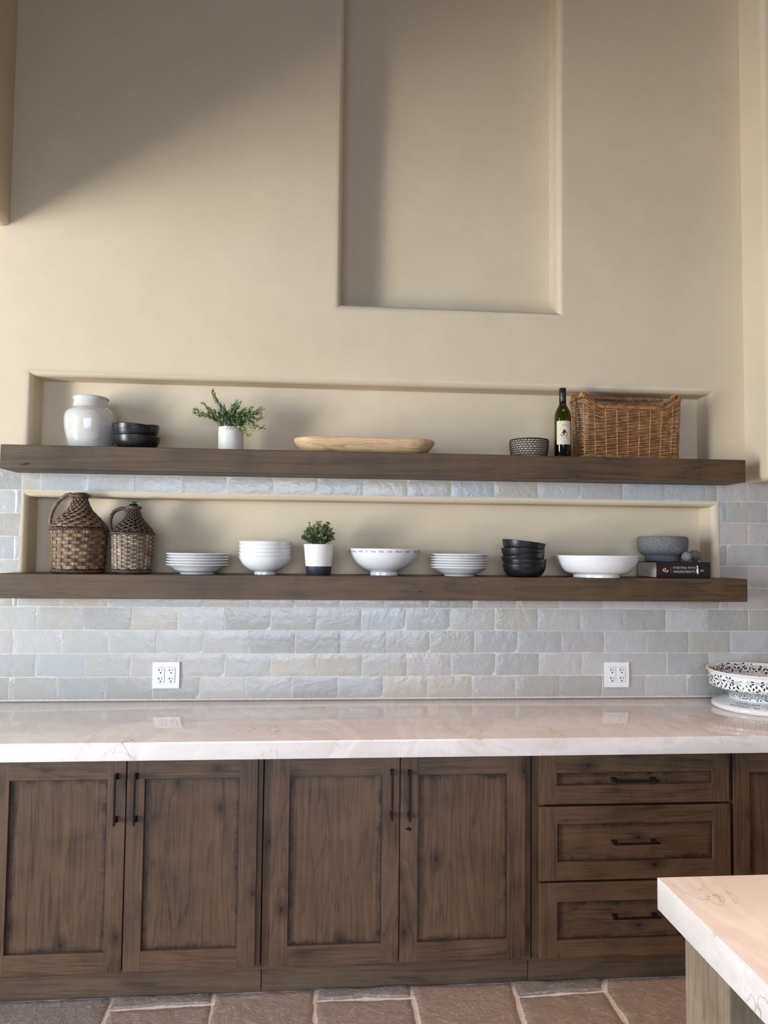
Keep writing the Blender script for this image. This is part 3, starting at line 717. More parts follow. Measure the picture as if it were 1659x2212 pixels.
for (dx, dz, dy) in sprigs:
    b_ = Vector((r2.uniform(-.02, .02), r2.uniform(-.02, .02), .096)); e_ = Vector((dx, dy, .115+dz)); rise = .045 if dz < .05 else .02
    pts = []
    for k in range(13):
        t = k/12; p_ = b_.lerp(e_, t); p_.z += math.sin(PI*min(1, t*1.15))*rise; pts.append(p_)
    if dz < 0: pts = [Vector((p_.x, p_.y if math.hypot(p_.x, p_.y) > .062 or p_.z > .12 else -.064, p_.z)) for p_ in pts]
    st.tube(pts, .0011, 5)
    for k in range(2, 13):
        d_ = (pts[min(k+1, 12)]-pts[k-1]).normalized(); tip = k/12
        for s_ in range(3 if k < 12 else 4):
            ang = s_*2*PI/3+k*1.1; o1 = d_.orthogonal().normalized(); o2 = d_.cross(o1)
            side = o1*math.cos(ang)+o2*math.sin(ang)
            dd = d_*r2.uniform(.6, 1.0)+side*r2.uniform(.45, .8)
            L = r2.uniform(.021, .030)*(1.15-.35*tip); mi = r2.choice([0, 0, 2, 1]) if tip < .55 else r2.choice([1, 2, 3, 2, 1])
            if dz < 0 and tip > .6: mi = 3
            leaf(fo, pts[k], dd, side+rvec(r2, .3), L, L*.33, mi)
fo.build('foliage', M_LEAF, pl, smooth=180); st.build('stems', [M_STEM], pl, smooth=180)

# dough bowl
def dough():
    m_ = MB()
    def loop(hl, hw, ch, z, hump=0):
        P = [(-hl, -hw+ch*.75), (-hl+ch, -hw), (hl-ch, -hw), (hl, -hw+ch*.75), (hl, hw-ch*.75), (hl-ch, hw), (-hl+ch, hw), (-hl, hw-ch*.75)]; out = []
        for i in range(8):
            a, b, c_ = Vector(P[i-1]), Vector(P[i]), Vector(P[(i+1) % 8])
            p1 = b.lerp(a, .10 if (a-b).length > .2 else .3); p2 = b.lerp(c_, .10 if (c_-b).length > .2 else .3)
            for t in (0, .5, 1): q = p1.lerp(b, t).lerp(b.lerp(p2, t), t); out.append((q.x, q.y, z+.003*noise.noise(Vector((q.x*9, q.y*9, z)))))
        return out
    L = [loop(.272, .070, .052, .0), loop(.286, .082, .058, .008), loop(.303, .098, .066, .028), loop(.316, .108, .072, .045), loop(.321, .111, .074, .056), loop(.318, .108, .072, .064), loop(.309, .102, .068, .066), loop(.298, .092, .062, .060), loop(.27, .075, .05, .03), loop(.25, .06, .045, .018)]
    n = 24; vs = [v for q in L for v in q]; fs = [tuple(range(n))[::-1], tuple((len(L)-1)*n+k for k in range(n))]
    for i in range(len(L)-1):
        for k in range(n): k2 = (k+1) % n; fs.append((i*n+k, i*n+k2, (i+1)*n+k2, (i+1)*n+k))
    m_.add(vs, fs); o = m_.build('dough_bowl', [M_DOUGH], smooth=50); o.location = (1.551, -.045, ZU+.0015); return o
tag(dough(), 'long pale hand-carved wooden trough bowl lying in the middle of upper shelf', 'bowl')

# weave on a surface of revolution
def weave(m_, prof, z0, z1, nst, rows, amp, rw, flat, mi=0, sub=6, bands=1, gap=0.0, jit=0.0, twist=0.0, seed=1, cx=0, cy=0, cull=None):
    rr = random.Random(seed); N = nst*sub
    for j in range(rows):
        for b in range(bands):
            z = z0+(z1-z0)*(j+.5+(b-(bands-1)/2)*(1-gap)/bands)/rows
            pts = []; nr = []; ph = rr.uniform(0, 6)
            for i in range(N):
                a = 2*PI*i/N; R_ = interp(prof, z)
                off = amp*math.cos(PI*(i/sub+j)+twist*0)+jit*noise.noise(Vector((a*3, z*90, ph)))
                zz = z+jit*1.2*noise.noise(Vector((a*4, z*60+7, ph))); dz = (interp(prof, z+.003)-interp(prof, z-.003))/.006
                a2 = a+twist*(z-z0)
                n_ = Vector((math.cos(a2), math.sin(a2), -dz)).normalized()
                pts.append(Vector((cx+R_*math.cos(a2), cy+R_*math.sin(a2), zz))+n_*off); nr.append(Vector((0, 0, 1)) if abs(dz) < 1 else Vector((-math.cos(a2), -math.sin(a2), 0.5)))
            m_.tube(pts, rw, 6, mi, closed=True, flat=flat, nrm=nr)
def stakes(m_, prof, z0, z1, nst, r_, mi=0, twist=0.0, out=0.0, sub=24, ph=.5):
    for k in range(nst):
        pts = []
        for i in range(sub+1):
            z = z0+(z1-z0)*i/sub; a = 2*PI*(k+ph)/nst+twist*(z-z0); R_ = interp(prof, z)+out
            pts.append((R_*math.cos(a), R_*math.sin(a), z))
        m_.tube(pts, r_, 6, mi)
def twisted(m_, path, R_, r_, n=3, turns=10, mi=0):
    P = [Vector(p) for p in path]; L = len(P)
    for s_ in range(n):
        pts = []
        for i in range(L):
            t = (P[min(i+1, L-1)]-P[max(i-1, 0)]).normalized(); a_ = Vector((0, 1, 0)); a_ = (a_-t*a_.dot(t)).normalized(); b_ = t.cross(a_)
            an = 2*PI*(turns*i/(L-1)+s_/n); pts.append(P[i]+a_*(R_*math.cos(an))+b_*(R_*math.sin(an)))
        m_.tube(pts, r_, 6, mi)
def sp3(pts, n=10):
    out = []; L = len(pts)
    for i in range(L-1):
        p0 = pts[max(i-1, 0)]; p1 = pts[i]; p2 = pts[i+1]; p3 = pts[min(i+2, L-1)]
        for k in range(n):
            t = k/n; out.append(tuple(0.5*((2*b)+(-a+c)*t+(2*a-5*b+4*c-d)*t*t+(-a+3*b-3*c+d)*t**3) for a, b, c, d in zip(p0, p1, p2, p3)))
    out.append(tuple(pts[-1])); return out

# woven cord bowl
wbw = thing('woven_bowl', (2.320, -.045, ZU), 'small beige rope bowl netted with black cord, left of the wine bottle', 'bowl')
pr = [(.074, 0), (.082, .02), (.086, .045), (.088, .075), (.087, .083)]
m_ = MB(); rows = 8
for j in range(rows):
    z = .006+j*.0100
    m_.lathe([(interp(pr, z)-.004+.0055*math.sin(PI*k/6), z-.0052+.0104*k/6) for k in range(7)], 64)
m_.lathe([(.080, .085), (.077, .05), (.070, .006), (0, .004)], 48); m_.lathe([(0, 0.0), (.070, 0.0), (.074, .003)], 48)
m_.build('coil_body', [M_ROPE], wbw, smooth=60)
m_ = MB()
for j in range(rows+1):
    z = .002+j*.0101; m_.tube([((interp(pr, z)+.0008)*math.cos(2*PI*k/96), (interp(pr, z)+.0008)*math.sin(2*PI*k/96), z+.0008*noise.noise(Vector((k*.7, j, 0)))) for k in range(96)], .0016 if j < rows else .0032, 5, closed=True)
for j in range(rows):
    for k in range(34):
        a = 2*PI*(k+.5*(j % 2)+rnd.uniform(-.12, .12))/34; z = .002+j*.0101
        m_.tube([((interp(pr, z+t*.0101)+.0016*math.sin(PI*t)+.0012)*math.cos(a+t*.03), (interp(pr, z+t*.0101)+.0016*math.sin(PI*t)+.0012)*math.sin(a+t*.03), z+t*.0101) for t in (0, .33, .66, 1)], .0014, 5)
m_.build('cord_net', [M_CORD], wbw, smooth=180)

# wine bottle
bt = thing('wine_bottle', (2.471, -.075, ZU), 'green glass wine bottle with cream label, black capsule, beside the willow basket', 'bottle')
RB = .0385
pr = [(0, .010), (.020, .004), (.030, 0), (.0365, .0015), (RB, .006), (RB, .185)]+sp([(RB, .190), (.0368, .207), (.030, .226), (.0205, .243), (.0158, .257), (.0148, .275)], 5)+[(.0146, .318), (.0155, .319), (.0155, .324), (.012, .325)]
inn = [(.010, .324), (.0115, .27), (.018, .243), (.027, .224), (.034, .203), (.0355, .18), (.0355, .010), (0, .016)]
m_ = MB(); m_.lathe(pr+inn, 56); m_.build('glass', [M_GREEN], bt, smooth=60)
m_ = MB(); m_.lathe([(0, .017), (.0348, .011), (.0348, .100), (0, .1005)], 48); m_.build('wine', [M_WINE], bt, smooth=60)
m_ = MB(); m_.lathe([(.0162, .262), (.0158, .300), (.0162, .3005), (.0166, .303), (.0162, .306), (.0162, .326), (.0145, .3285), (0, .329)], 48); m_.build('capsule', [M_CAPS], bt, smooth=60)
def on_cyl(R_, a0, x, z): a = a0+x/R_; return (R_*math.cos(a), R_*math.sin(a), z)
A0 = -PI/2-.15
m_ = MB(); N = 24; hw = .036
vs = [on_cyl(RB+.0006, A0, -hw+2*hw*k/N, z) for z in (.061, .170) for k in range(N+1)]
m_.add(vs, [(k, k+1, N+2+k, N+1+k) for k in range(N)]); lb = m_.build('label', [M_LABEL], bt, smooth=180)
def decal(m_, txt, size, fn, mi=0, spacing=1.0):
    vs, fs = text_mesh(txt, size, spacing, thin=.014); m_.add([fn(v_.x, v_.y) for v_ in vs], fs, mi)
m_ = MB(); F = lambda x, z: on_cyl(RB+.0010, A0, x, z)
decal(m_, 'ROCK', .0105, lambda x, y_: F(x+.006, .149+y_), 0)
shape = [(-.014, .104), (-.017, .105), (-.016, .110), (-.010, .113), (-.006, .122), (-.002, .130), (.001, .131), (.005, .127), (.011, .118), (.015, .112), (.014, .104), (.012, .100), (.014, .092), (.018, .084), (.016, .083), (.009, .094), (.007, .099), (-.007, .099), (-.010, .094), (-.017, .082), (-.019, .083), (-.012, .095)]
cx_, cz_ = -.0005, .108; N = len(shape)
m_.add([F(cx_, cz_)]+[F(*p) for p in shape], [(0, 1+k, 1+(k+1) % N) for k in range(N)])
m_.build('label_print', [M_INK], lb)
m_ = MB(); F2 = lambda x, z: on_cyl(RB+.0008, A0, x, z); N = 20
m_.add([F2(0, .083)]+[F2(.014*math.cos(2*PI*k/N), .080+.014*math.sin(2*PI*k/N)) for k in range(N)], [(0, 1+k, 1+(k+1) % N) for k in range(N)])
decal(m_, 'SHIRAZ', .0001, lambda x, y_: F2(x, .16+y_)) if False else None
m_.build('label_stone', [simple('pale_blue_print', (.36, .42, .38), .7, var=.3, nscale=120)], lb)
m_ = MB(); m_.add([F(-.018, .1615), F(.030, .1615), F(.030, .1628), F(-.018, .1628)], [(0, 1, 2, 3)]); m_.build('label_rule', [M_INKG], lb)

# willow basket
bk = thing('wicker_basket', (2.790, -.024, ZU), 'large rectangular golden willow basket with a dipped front rim, right end of upper shelf', 'basket')
BW, BD = .2345, .098
def bpath(t, w_, d_, rc=.022):
    """rounded rectangle perimeter, t in 0..1 starting front-left going right (front = -y)"""
    segs = [('l', (-w_+rc, -d_), (w_-rc, -d_)), ('a', (w_-rc, -d_+rc), -PI/2), ('l', (w_, -d_+rc), (w_, d_-rc)), ('a', (w_-rc, d_-rc), 0), ('l', (w_-rc, d_), (-w_+rc, d_)), ('a', (-w_+rc, d_-rc), PI/2), ('l', (-w_, d_-rc), (-w_, -d_+rc)), ('a', (-w_+rc, -d_+rc), PI)]
    Ls = [(2*(w_-rc) if i % 4 == 0 else (rc*PI/2 if i % 2 else 2*(d_-rc))) for i in range(8)]; tot = sum(Ls); s_ = (t % 1)*tot
    for sg, L in zip(segs, Ls):
        if s_ <= L or sg is segs[-1]:
            k = min(1, s_/L)
            if sg[0] == 'l':
                a, b = Vector(sg[1]), Vector(sg[2]); p = a.lerp(b, k); d = (b-a).normalized(); return p, Vector((d.y, -d.x))
            an = sg[2]+k*PI/2; return Vector(sg[1])+Vector((math.cos(an), math.sin(an)))*rc, Vector((math.cos(an), math.sin(an)))
        s_ -= L
def rimz(p):
    """height of the rim above the plan point"""
    x, y_ = p
    fx = min(1, abs(x)/BW)
    front = .243+.052*max(0, (fx-.62)/.38)**1.25; rear = .290
    k = (y_+BD)/(2*BD); 
    return front+(rear-front)*max(0, min(1, k)) if abs(x) < BW-.03 and k > .6 else (front if k < .1 else front+(.300-front)*min(1, k*1.2) if k < .9 else .285)
NS = 24; sub = 12; m_ = MB(); N = NS*sub; rows = 27
for j in range(rows):
    f = (j+.5)/rows; pts = []; ph = rnd.uniform(0, 9)
    for i in range(N):
        t = i/N; fl_ = .955+.045*f; p, n_ = bpath(t, BW*fl_, BD*(.93+.07*f)); hz = rimz(p)-.014
        z = .012+(hz-.012)*f+.0016*noise.noise(Vector((t*40, ph, 0))) if f > .55 else .012+(.229*.45/.45)*f
        if f > .45:  # upper courses follow the rim
            k = (f-.45)/.55; zb = .012+.229*.45; z = zb+(hz-zb)*k+.0016*noise.noise(Vector((t*40, ph, 0)))
        off = .0034*math.cos(PI*(i/sub+j))+.0010*noise.noise(Vector((t*60, ph, 3)))
        pts.append((p.x+n_.x*off, p.y+n_.y*off, z+.0007*noise.noise(Vector((t*90, ph, 5)))))
    m_.tube(pts, [.0029+.0007*noise.noise(Vector((i*.05, ph, 0))) for i in range(N)], 6, closed=True)
m_.build('woven_sides', [M_WILLOW], bk, smooth=180)
m_ = MB()
for k in range(NS):
    t = (k+.5)/NS; pts = []
    for q in range(12):
        f = q/11; p, n_ = bpath(t, BW*(.955+.045*f), BD*(.93+.07*f)); p = p+n_*.001; pts.append((p.x, p.y, .004+(rimz(p)-.006)*f))
    m_.tube(pts, .0026, 6)
m_.build('stakes', [M_WILLOW], bk, smooth=180)
m_ = MB(); m_.box((-BW*.94, -BD*.90, .004), (BW*.94, BD*.90, .010)); m_.build('base', [M_JUGD], bk)
m_ = MB(); NR = 260
for s_ in range(5):   # braided rim
    pts = []
    for i in range(NR):
        t = i/NR; p, n_ = bpath(t, BW, BD); an = 2*PI*(t*26+s_/5); R_ = .0062
        pts.append((p.x+n_.x*R_*math.cos(an), p.y+n_.y*R_*math.cos(an), rimz(p)-.004+R_*math.sin(an)))
    m_.tube(pts, .0030, 6, closed=True)
for s_ in range(4):   # braided foot
    pts = []
    for i in range(NR):
        t = i/NR; p, n_ = bpath(t, BW*.955, BD*.935); an = 2*PI*(t*22+s_/4); pts.append((p.x+n_.x*.004*math.cos(an), p.y+n_.y*.004*math.cos(an), .0085+.0045*math.sin(an)))
    m_.tube(pts, .0030, 6, closed=True)
for s_ in (-1, 1):    # coiled corner knots
    for q in range(7):
        a0_ = q*.5; m_.tube([(s_*(BW-.012)+.017*math.cos(a0_+a)*.9, -BD+.02+q*.006-.012*math.sin(a)*.4, .296+.011*math.sin(a)) for a in [2*PI*k/16 for k in range(16)]], .0028, 6, closed=True)
m_.build('braided_rim', [M_WILLOW], bk, smooth=180)
m_ = MB(); pth = [(-BW+.005+(2*BW-.01)*k/60, BD-.004, .317+.003*abs(2*k/60-1)**2) for k in range(61)]
m_.tube(pth, .0065, 8)
for s_ in range(3):
    pts = []
    for k in range(900):
        q = k/899; x_ = -BW+.005+(2*BW-.01)*q; an = 2*PI*(q*27+s_/3); zc = .317+.003*abs(2*q-1)**2
        pts.append((x_, BD-.004+.0088*math.cos(an), zc+.0088*math.sin(an)))
    m_.tube(pts, .0027, 5)
for k in range(30):
    x_ = -BW+.03+(2*BW-.06)*k/29
    if abs(x_+.06) < .045: continue
    m_.tube([(x_, BD-.004, .27), (x_+.003, BD-.006, .316)], .0024, 5)
m_.build('wrapped_handle', [M_WILLOW], bk, smooth=180)

# ================================================================== LOWER SHELF OBJECTS
# wicker demijohns
def demijohn(loc, label, R_, H_, sh, neck, nst, rows_b, rows_t, bands, wb_, mats, cap, twist, seed, hand):
    t = thing('wicker_demijohn', loc, label, 'jug', 'wicker covered jugs at the left end of lower shelf')
    prof = [(R_*.88, 0), (R_*.90, .02)]+[(R_*(.93+.07*k/4), sh*(.2+.8*k/4)) for k in range(5)]+sp([(R_, sh+.002), (R_*.90, sh+(H_-sh)*.16), (R_*.66, sh+(H_-sh)*.36), (R_*.42, sh+(H_-sh)*.55), (neck*1.18, sh+(H_-sh)*.74), (neck, H_*.93), (neck*1.05, H_)], 4)
    inner = [(max(.004, r_-.006), z_) for r_, z_ in prof]
    m_ = MB(); m_.lathe([(0, .002)]+inner+[(neck*.6, H_+(.004 if cap else .010)), (0, H_+(.002 if cap else -.01))], 40); m_.build('bottle', [M_DARKIN], t, smooth=60)
    m_ = MB(); weave(m_, prof, .020, sh-.004, nst, rows_b, .0042, wb_, .45, 0, 6, bands, .12, .0012, twist, seed); m_.build('woven_belly', [mats[0]], t, smooth=180)
    m_ = MB(); weave(m_, prof, sh+.010, H_-.022, nst if nst % 2 == 0 else nst+1, rows_t, .0032, wb_*.82, .5, 0, 6, max(1, bands-1), .15, .0012, twist, seed+5); m_.build('woven_shoulder', [mats[1]], t, smooth=180)
    m_ = MB(); stakes(m_, prof, .008, sh, nst, .0024, 0, twist, .0012); stakes(m_, prof, sh, H_-.015, nst, .0021, 0, twist, .0012); m_.build('stakes', [M_JUGD], t, smooth=180)
    for nm, z_, rr_, k_, w_ in (('shoulder_band', sh, R_+.001, 3, .0032), ('base_band', .010, R_*.885, 3, .0036), ('neck_band', H_-.010, neck+.003, 3, .0034)):
        m_ = MB()
        for s_ in range(k_):
            N = 150; m_.tube([((rr_+.0045*math.cos(2*PI*(i/N*17+s_/k_)))*math.cos(2*PI*i/N), (rr_+.0045*math.cos(2*PI*(i/N*17+s_/k_)))*math.sin(2*PI*i/N), z_+.0045*math.sin(2*PI*(i/N*17+s_/k_))) for i in range(N)], w_, 6, closed=True)
        m_.build(nm, [M_JUGD], t, smooth=180)
    m_ = MB(); twisted(m_, sp3(hand, 9), .0048, .0052, 3, 11); m_.build('handle', [M_JUGD if not cap else M_JUGW], t, smooth=180)
    if cap:
        m_ = MB(); m_.lathe([(neck*.95, H_-.004), (neck*1.0, H_+.001), (neck*.85, H_+.005), (0, H_+.006)], 32); m_.build('cover', [M_JUGD], t, smooth=60)
    else:
        m_ = MB(); m_.lathe([(neck*.72, H_-.02), (neck*.74, H_+.004), (neck*.92, H_+.007), (neck*.95, H_+.012), (neck*.92, H_+.016), (neck*.75, H_+.017), (neck*.62, H_+.012), (neck*.60, H_-.02)], 32); m_.build('glass_mouth', [M_CLEAR], t, smooth=60)
demijohn((.291, -.030, ZL), 'larger brown wicker covered jug with rope-twist handle, left end of lower shelf', .118, .350, .192, .030, 24, 11, 11, 3, .0034, (M_JUGW, M_JUGW), True, .55, 3,
         [(-.107, -.02, .196), (-.120, -.02, .225), (-.109, -.02, .275), (-.085, -.015, .318), (-.050, -.01, .345), (-.018, -.01, .342)])
demijohn((.523, -.032, ZL), 'smaller wicker covered jug with clear glass mouth, right of the larger jug', .089, .302, .176, .025, 22, 17, 12, 2, .0029, (M_JUGW2, M_JUGD), False, -.1, 9,
         [(-.078, -.03, .172), (-.088, -.035, .200), (-.091, -.03, .235), (-.080, -.015, .272), (-.045, -.01, .288), (-.012, -.01, .275)])

# plates
def stack(proto, n, loc, dz, names, cat, group, jitter=.002, first=True):
    r_ = random.Random(int(loc[0]*1000))
    for i in range(n):
        o_ = proto if (i == 0 and first) else proto.copy()
        if not (i == 0 and first): COL.objects.link(o_)
        o_.location = (loc[0]+(r_.uniform(-jitter, jitter) if i else 0), loc[1]+(r_.uniform(-jitter, jitter) if i else 0), loc[2]+i*dz)
        tag(o_, names[i], cat, group)
def plate(R_, foot, hr, name):
    return bowl_mesh([(0, .0060), (foot-.006, .0060), (foot-.004, 0), (foot, 0), (foot+.002, .0065)]+sp([(foot+.008, .0085), (foot+.022, .0155), (R_-.025, hr-.012), (R_, hr)], 5), .0038, name, M_WHITE, 72)
ords = ['bottom', 'second from the bottom', 'middle', 'second from the top', 'top']
stack(plate(.1395, .075, .0405, 'dinner_plate'), 5, (.808, -.02, ZL), .0122, [f'white porcelain plate, {o_} of the stack of five beside the wicker jugs' for o_ in ords], 'plate', 'white plates stacked beside the wicker jugs')
ords6 = ['bottom', 'second from the bottom', 'third from the bottom', 'third from the top', 'second from the top', 'top']
stack(plate(.1355, .070, .0385, 'dinner_plate'), 6, (1.999, -.02, ZL), .0118, [f'white porcelain plate, {o_} of the stack of six beside the black bowls' for o_ in ords6], 'plate', 'white plates stacked beside the black bowls', .003)
# white bowl stack
wb2 = bowl_mesh([(0, .010), (.040, .010), (.043, 0), (.047, 0), (.0465, .011)]+sp([(.052, .0135), (.075, .025), (.097, .043), (.111, .063), (.1185, .0805)], 5), .0038, 'cereal_bowl', M_WHITE, 72)
stack(wb2, 5, (1.108, -.03, ZL), .0167, [f'white footed porcelain bowl, {o_} of five stacked left of the bushy plant' for o_ in ords], 'bowl', 'white bowls stacked left of the bushy plant', .0015)

# bushy plant in two-tone pot
pp = thing('potted_plant', (1.350, -.06, ZL), 'small bushy green plant in a white pot with dark band, middle of lower shelf', 'plant')
def pr_(z): return .0545+.0135*z/.137
m_ = MB(); N = 96; M = 34; vs = []; zs = [.040+(.097)*j/M for j in range(M+1)]
for z_ in zs:
    for k in range(N):
        a = 2*PI*k/N; u_, w_ = a*12/PI*1.0, (z_-.04)/.0075
        edge = min(1, (z_-.046)/.004, (.130-z_)/.004); d_ = max(0, edge)*.0011*(abs(((u_+w_*.5) % 1)-.5)+abs(((u_-w_*.5) % 1)-.5)-.5)
        vs.append(((pr_(z_)+d_)*math.cos(a), (pr_(z_)+d_)*math.sin(a), z_))
m_.add(vs, [(j*N+k, j*N+(k+1) % N, (j+1)*N+(k+1) % N, (j+1)*N+k) for j in range(M) for k in range(N)])
m_.lathe([(pr_(.137), .137), (pr_(.137)-.001, .1385), (pr_(.137)-.0035, .138), (.062, .12), (0, .12)], 96)
m_.build('pot', [M_POT2], pp, smooth=35)
m_ = MB(); m_.lathe([(0, .002), (.050, .002), (.0525, 0), (.0545, .002), (pr_(.040)+.0004, .0398), (pr_(.040)-.004, .0398)], 64); m_.build('base_band', [M_NAVY], pp, smooth=40)
m_ = MB(); m_.lathe([(0, .140), (.035, .139), (.060, .133), (.0625, .1215)], 32); m_.build('soil', [M_SOIL], pp, smooth=60)
r3 = random.Random(11); fo = MB(); st = MB()
for q in range(95):
    a = r3.uniform(0, 2*PI); el = r3.uniform(.12, 1.0); rad = .072*math.sqrt(1-el*el*.80)*r3.uniform(.75, 1.05)
    tip = Vector((rad*math.cos(a), rad*math.sin(a)*.95, .150+.090*el*r3.uniform(.72, 1.0)))
    base = Vector((tip.x*.35, tip.y*.35, .134)); pts = [base.lerp(tip, k/7)+Vector((0, 0, .006*math.sin(PI*k/7))) for k in range(8)]
    st.tube(pts, .0008, 4)
    for k in range(2, 8):
        d_ = (tip-base).normalized()
        for s_ in range(3):
            an = s_*2*PI/3+k*1.3; o1 = d_.orthogonal().normalized(); o2 = d_.cross(o1); side = o1*math.cos(an)+o2*math.sin(an)
            L = r3.uniform(.011, .016); leaf(fo, pts[k], d_*r3.uniform(.5, .9)+side*.7, side+rvec(r3, .3), L, L*.48, r3.choice([0, 0, 1, 1, 2]) if k < 6 else r3.choice([1, 0, 2, 1]), .3)
fo.build('foliage', M_LEAF, pp, smooth=180); st.build('stems', [M_STEM], pp, smooth=180)

# serving bowl with printed sentence
bb = thing('serving_bowl', (1.650, .0, ZL), 'white footed serving bowl with a printed sentence below its rim', 'bowl')
out = [(0, .012), (.054, .012), (.058, 0), (.064, 0), (.0625, .0145)]+sp([(.070, .019), (.100, .034), (.130, .058), (.152, .088), (.165, .120)], 6)
bo = bowl_mesh(out, .0045, 'body', M_WHITE, 96); bo.parent = bb
m_ = MB(); prs = out[4:]
def onbowl(x, z_, a0=-PI/2, k=.162): R_ = interp(prs, z_)+.0005; a = a0+x/k; return (R_*math.cos(a), R_*math.sin(a), z_)
words = ['not', 'think', 'well,', 'love', 'well,', 'sleep', 'well,', 'if', 'one', 'has', 'not', 'dined', 'well."', '"One', 'cannot', 'think', 'well,', 'love', 'well,', 'sleep', 'well', 'if', 'one', 'has', 'not', 'dined']
xs_ = -.270
xs_ = -.407
for w_ in words:
    vs, fs = text_mesh(w_, .0165, 1.0, 'LEFT'); mx = max(v_.x for v_ in vs)
    m_.add([onbowl(xs_+v_.x, .1085+v_.y*.80) for v_ in vs], fs); xs_ += mx+.0145
    if xs_ > .50: break
m_.build('rim_lettering', [M_INK], bb)

# wide low bowl
lb_ = bowl_mesh([(0, .010), (.096, .010), (.099, 0), (.106, 0), (.105, .011)]+sp([(.112, .013), (.145, .024), (.170, .048), (.185, .075), (.193, .098)], 5), .005, 'shallow_bowl', M_WHITE, 96)
tag(lb_, 'wide low white porcelain bowl between the black bowls and the cookbook', 'bowl').location = (2.640, -.0, ZL)
lb_.scale = (1, .68, 1) if False else (1, 1, 1)
lb_.location = (2.632, -.066, ZL)

# cookbook
bkx0, bkx1, bky0, bky1 = 2.893, 3.150, -.128, .082
bo_ = thing('cookbook', (3.0215, -.023, ZL), 'thick black cookbook lying flat under the granite mortar', 'book')
hw, hd, hh = (bkx1-bkx0)/2, (bky1-bky0)/2, .0745
m_ = MB(); cv = .003
m_.box((-hw, -hd+.004, 0), (hw, hd, cv), 0, .0008); m_.box((-hw, -hd+.004, hh-cv), (hw, hd, hh), 0, .0008)
# slightly rounded spine
N = 8; vs = []
for x_ in (-hw, hw):
    for k in range(N+1):
        z_ = hh*k/N; b_ = -.0035*math.sin(PI*k/N); vs.append((x_, -hd+.0036+b_, z_)); 
    for k in range(N, -1, -1):
        z_ = hh*k/N; b_ = -.0035*math.sin(PI*k/N); vs.append((x_, -hd+.0066+b_, z_))
L = 2*(N+1); m_.add(vs, [tuple(range(L))[::-1], tuple(range(L, 2*L))]+[(k, (k+1) % L, L+(k+1) % L, L+k) for k in range(L)])
m_.build('cover', [M_BOOK], bo_, smooth=35)
m_ = MB(); m_.box((-hw+.004, -hd+.009, cv+.0002), (hw-.004, hd-.004, hh-cv-.0002)); m_.build('pages', [M_PAGES], bo_)
def spine(x, z_): return (x, -hd+.0033-.0035*math.sin(PI*max(0, min(1, z_/hh))), z_)
m_ = MB(); decal(m_, 'STARTING WITH', .0150, lambda x, y_: spine(.003+x*.88, .0475+y_), 0, 1.1); decal(m_, 'INGREDIENTS', .0160, lambda x, y_: spine(.003+x*.98, .0295+y_), 0, 1.1)
fish = [(0, .055), (-.0045, .060), (-.001, .050), (-.005, .040), (-.006, .030), (-.001, .021), (.002, .017), (.005, .026), (.0045, .040), (.001, .050), (.0045, .059)]
m_.add([spine(.066, .036)]+[spine(.066+p[0], p[1]) for p in fish], [(0, 1+k, 1+(k+1) % len(fish)) for k in range(len(fish))]); m_.build('title_lettering', [M_LETTER], bo_)
m_ = MB(); decal(m_, 'GREEN', .0095, lambda x, y_: spine(-.0605-y_, .037+x*.92))
m_.build('author_lettering', [M_REDP], bo_)
m_ = MB(); N = 12
for px_, pz_, q in ((-.098, .036, .0036), (-.091, .0315, .0038), (-.086, .036, .0030), (-.081, .028, .0034), (-.076, .034, .0040), (-.0865, .043, .0032), (-.094, .042, .0028)):
    m_.add([spine(px_, pz_)]+[spine(px_+q*math.cos(2*PI*k/N), pz_+q*math.sin(2*PI*k/N)) for k in range(N)], [(0, 1+k, 1+(k+1) % N) for k in range(N)])
m_.build('tomato_print', [M_PINK], bo_)
m_ = MB()
for x_, z_, w_, h_ in ((.0875, .0375, .0085, .0022), (.0875, .0320, .0085, .0018), (.0875, .0350, .0085, .0007)):
    m_.add([spine(x_-w_, z_-h_), spine(x_+w_, z_-h_), spine(x_+w_, z_+h_), spine(x_-w_, z_+h_)], [(0, 1, 2, 3)])
m_.build('emblem_print', [simple('dull_rose_print', (.32, .13, .14), .6)], bo_)
# mortar and pestle
mo = bowl_mesh([(0, .001), (.080, 0), (.083, .003), (.083, .024), (.086, .027)]+sp([(.092, .029), (.110, .043), (.118, .062), (.120, .085), (.1195, .106)], 5)+[(.1175, .1125)], .016, 'stone_mortar', M_GRANITE, 72)
tag(mo, 'round grey granite mortar resting on the black cookbook', 'mortar').location = (2.985, .0, ZL+hh+.0008)
mo.scale = (.97, .97, 1.0); mo.location.y = .008
m_ = MB(); prp = [(0, 0)]+sp([(.010, .0012), (.0185, .008), (.0215, .020), (.0185, .033), (.0135, .046), (.0125, .060), (.015, .075), (.021, .088), (.0245, .102), (.0225, .117), (.013, .126), (0, .1285)], 5)
m_.lathe(prp, 40); pe = m_.build('stone_pestle', [M_GRANITE], smooth=60)
d_ = Vector((.085, .075, .0028)).normalized(); pe.rotation_mode = 'QUATERNION'; pe.rotation_quaternion = d_.to_track_quat('Z', 'Y')
pe.scale = (1.12, 1.12, 1.10); pe.location = (3.038, -.110, ZL+hh+.0249); tag(pe, 'grey granite pestle lying beside the mortar on the cookbook', 'pestle')

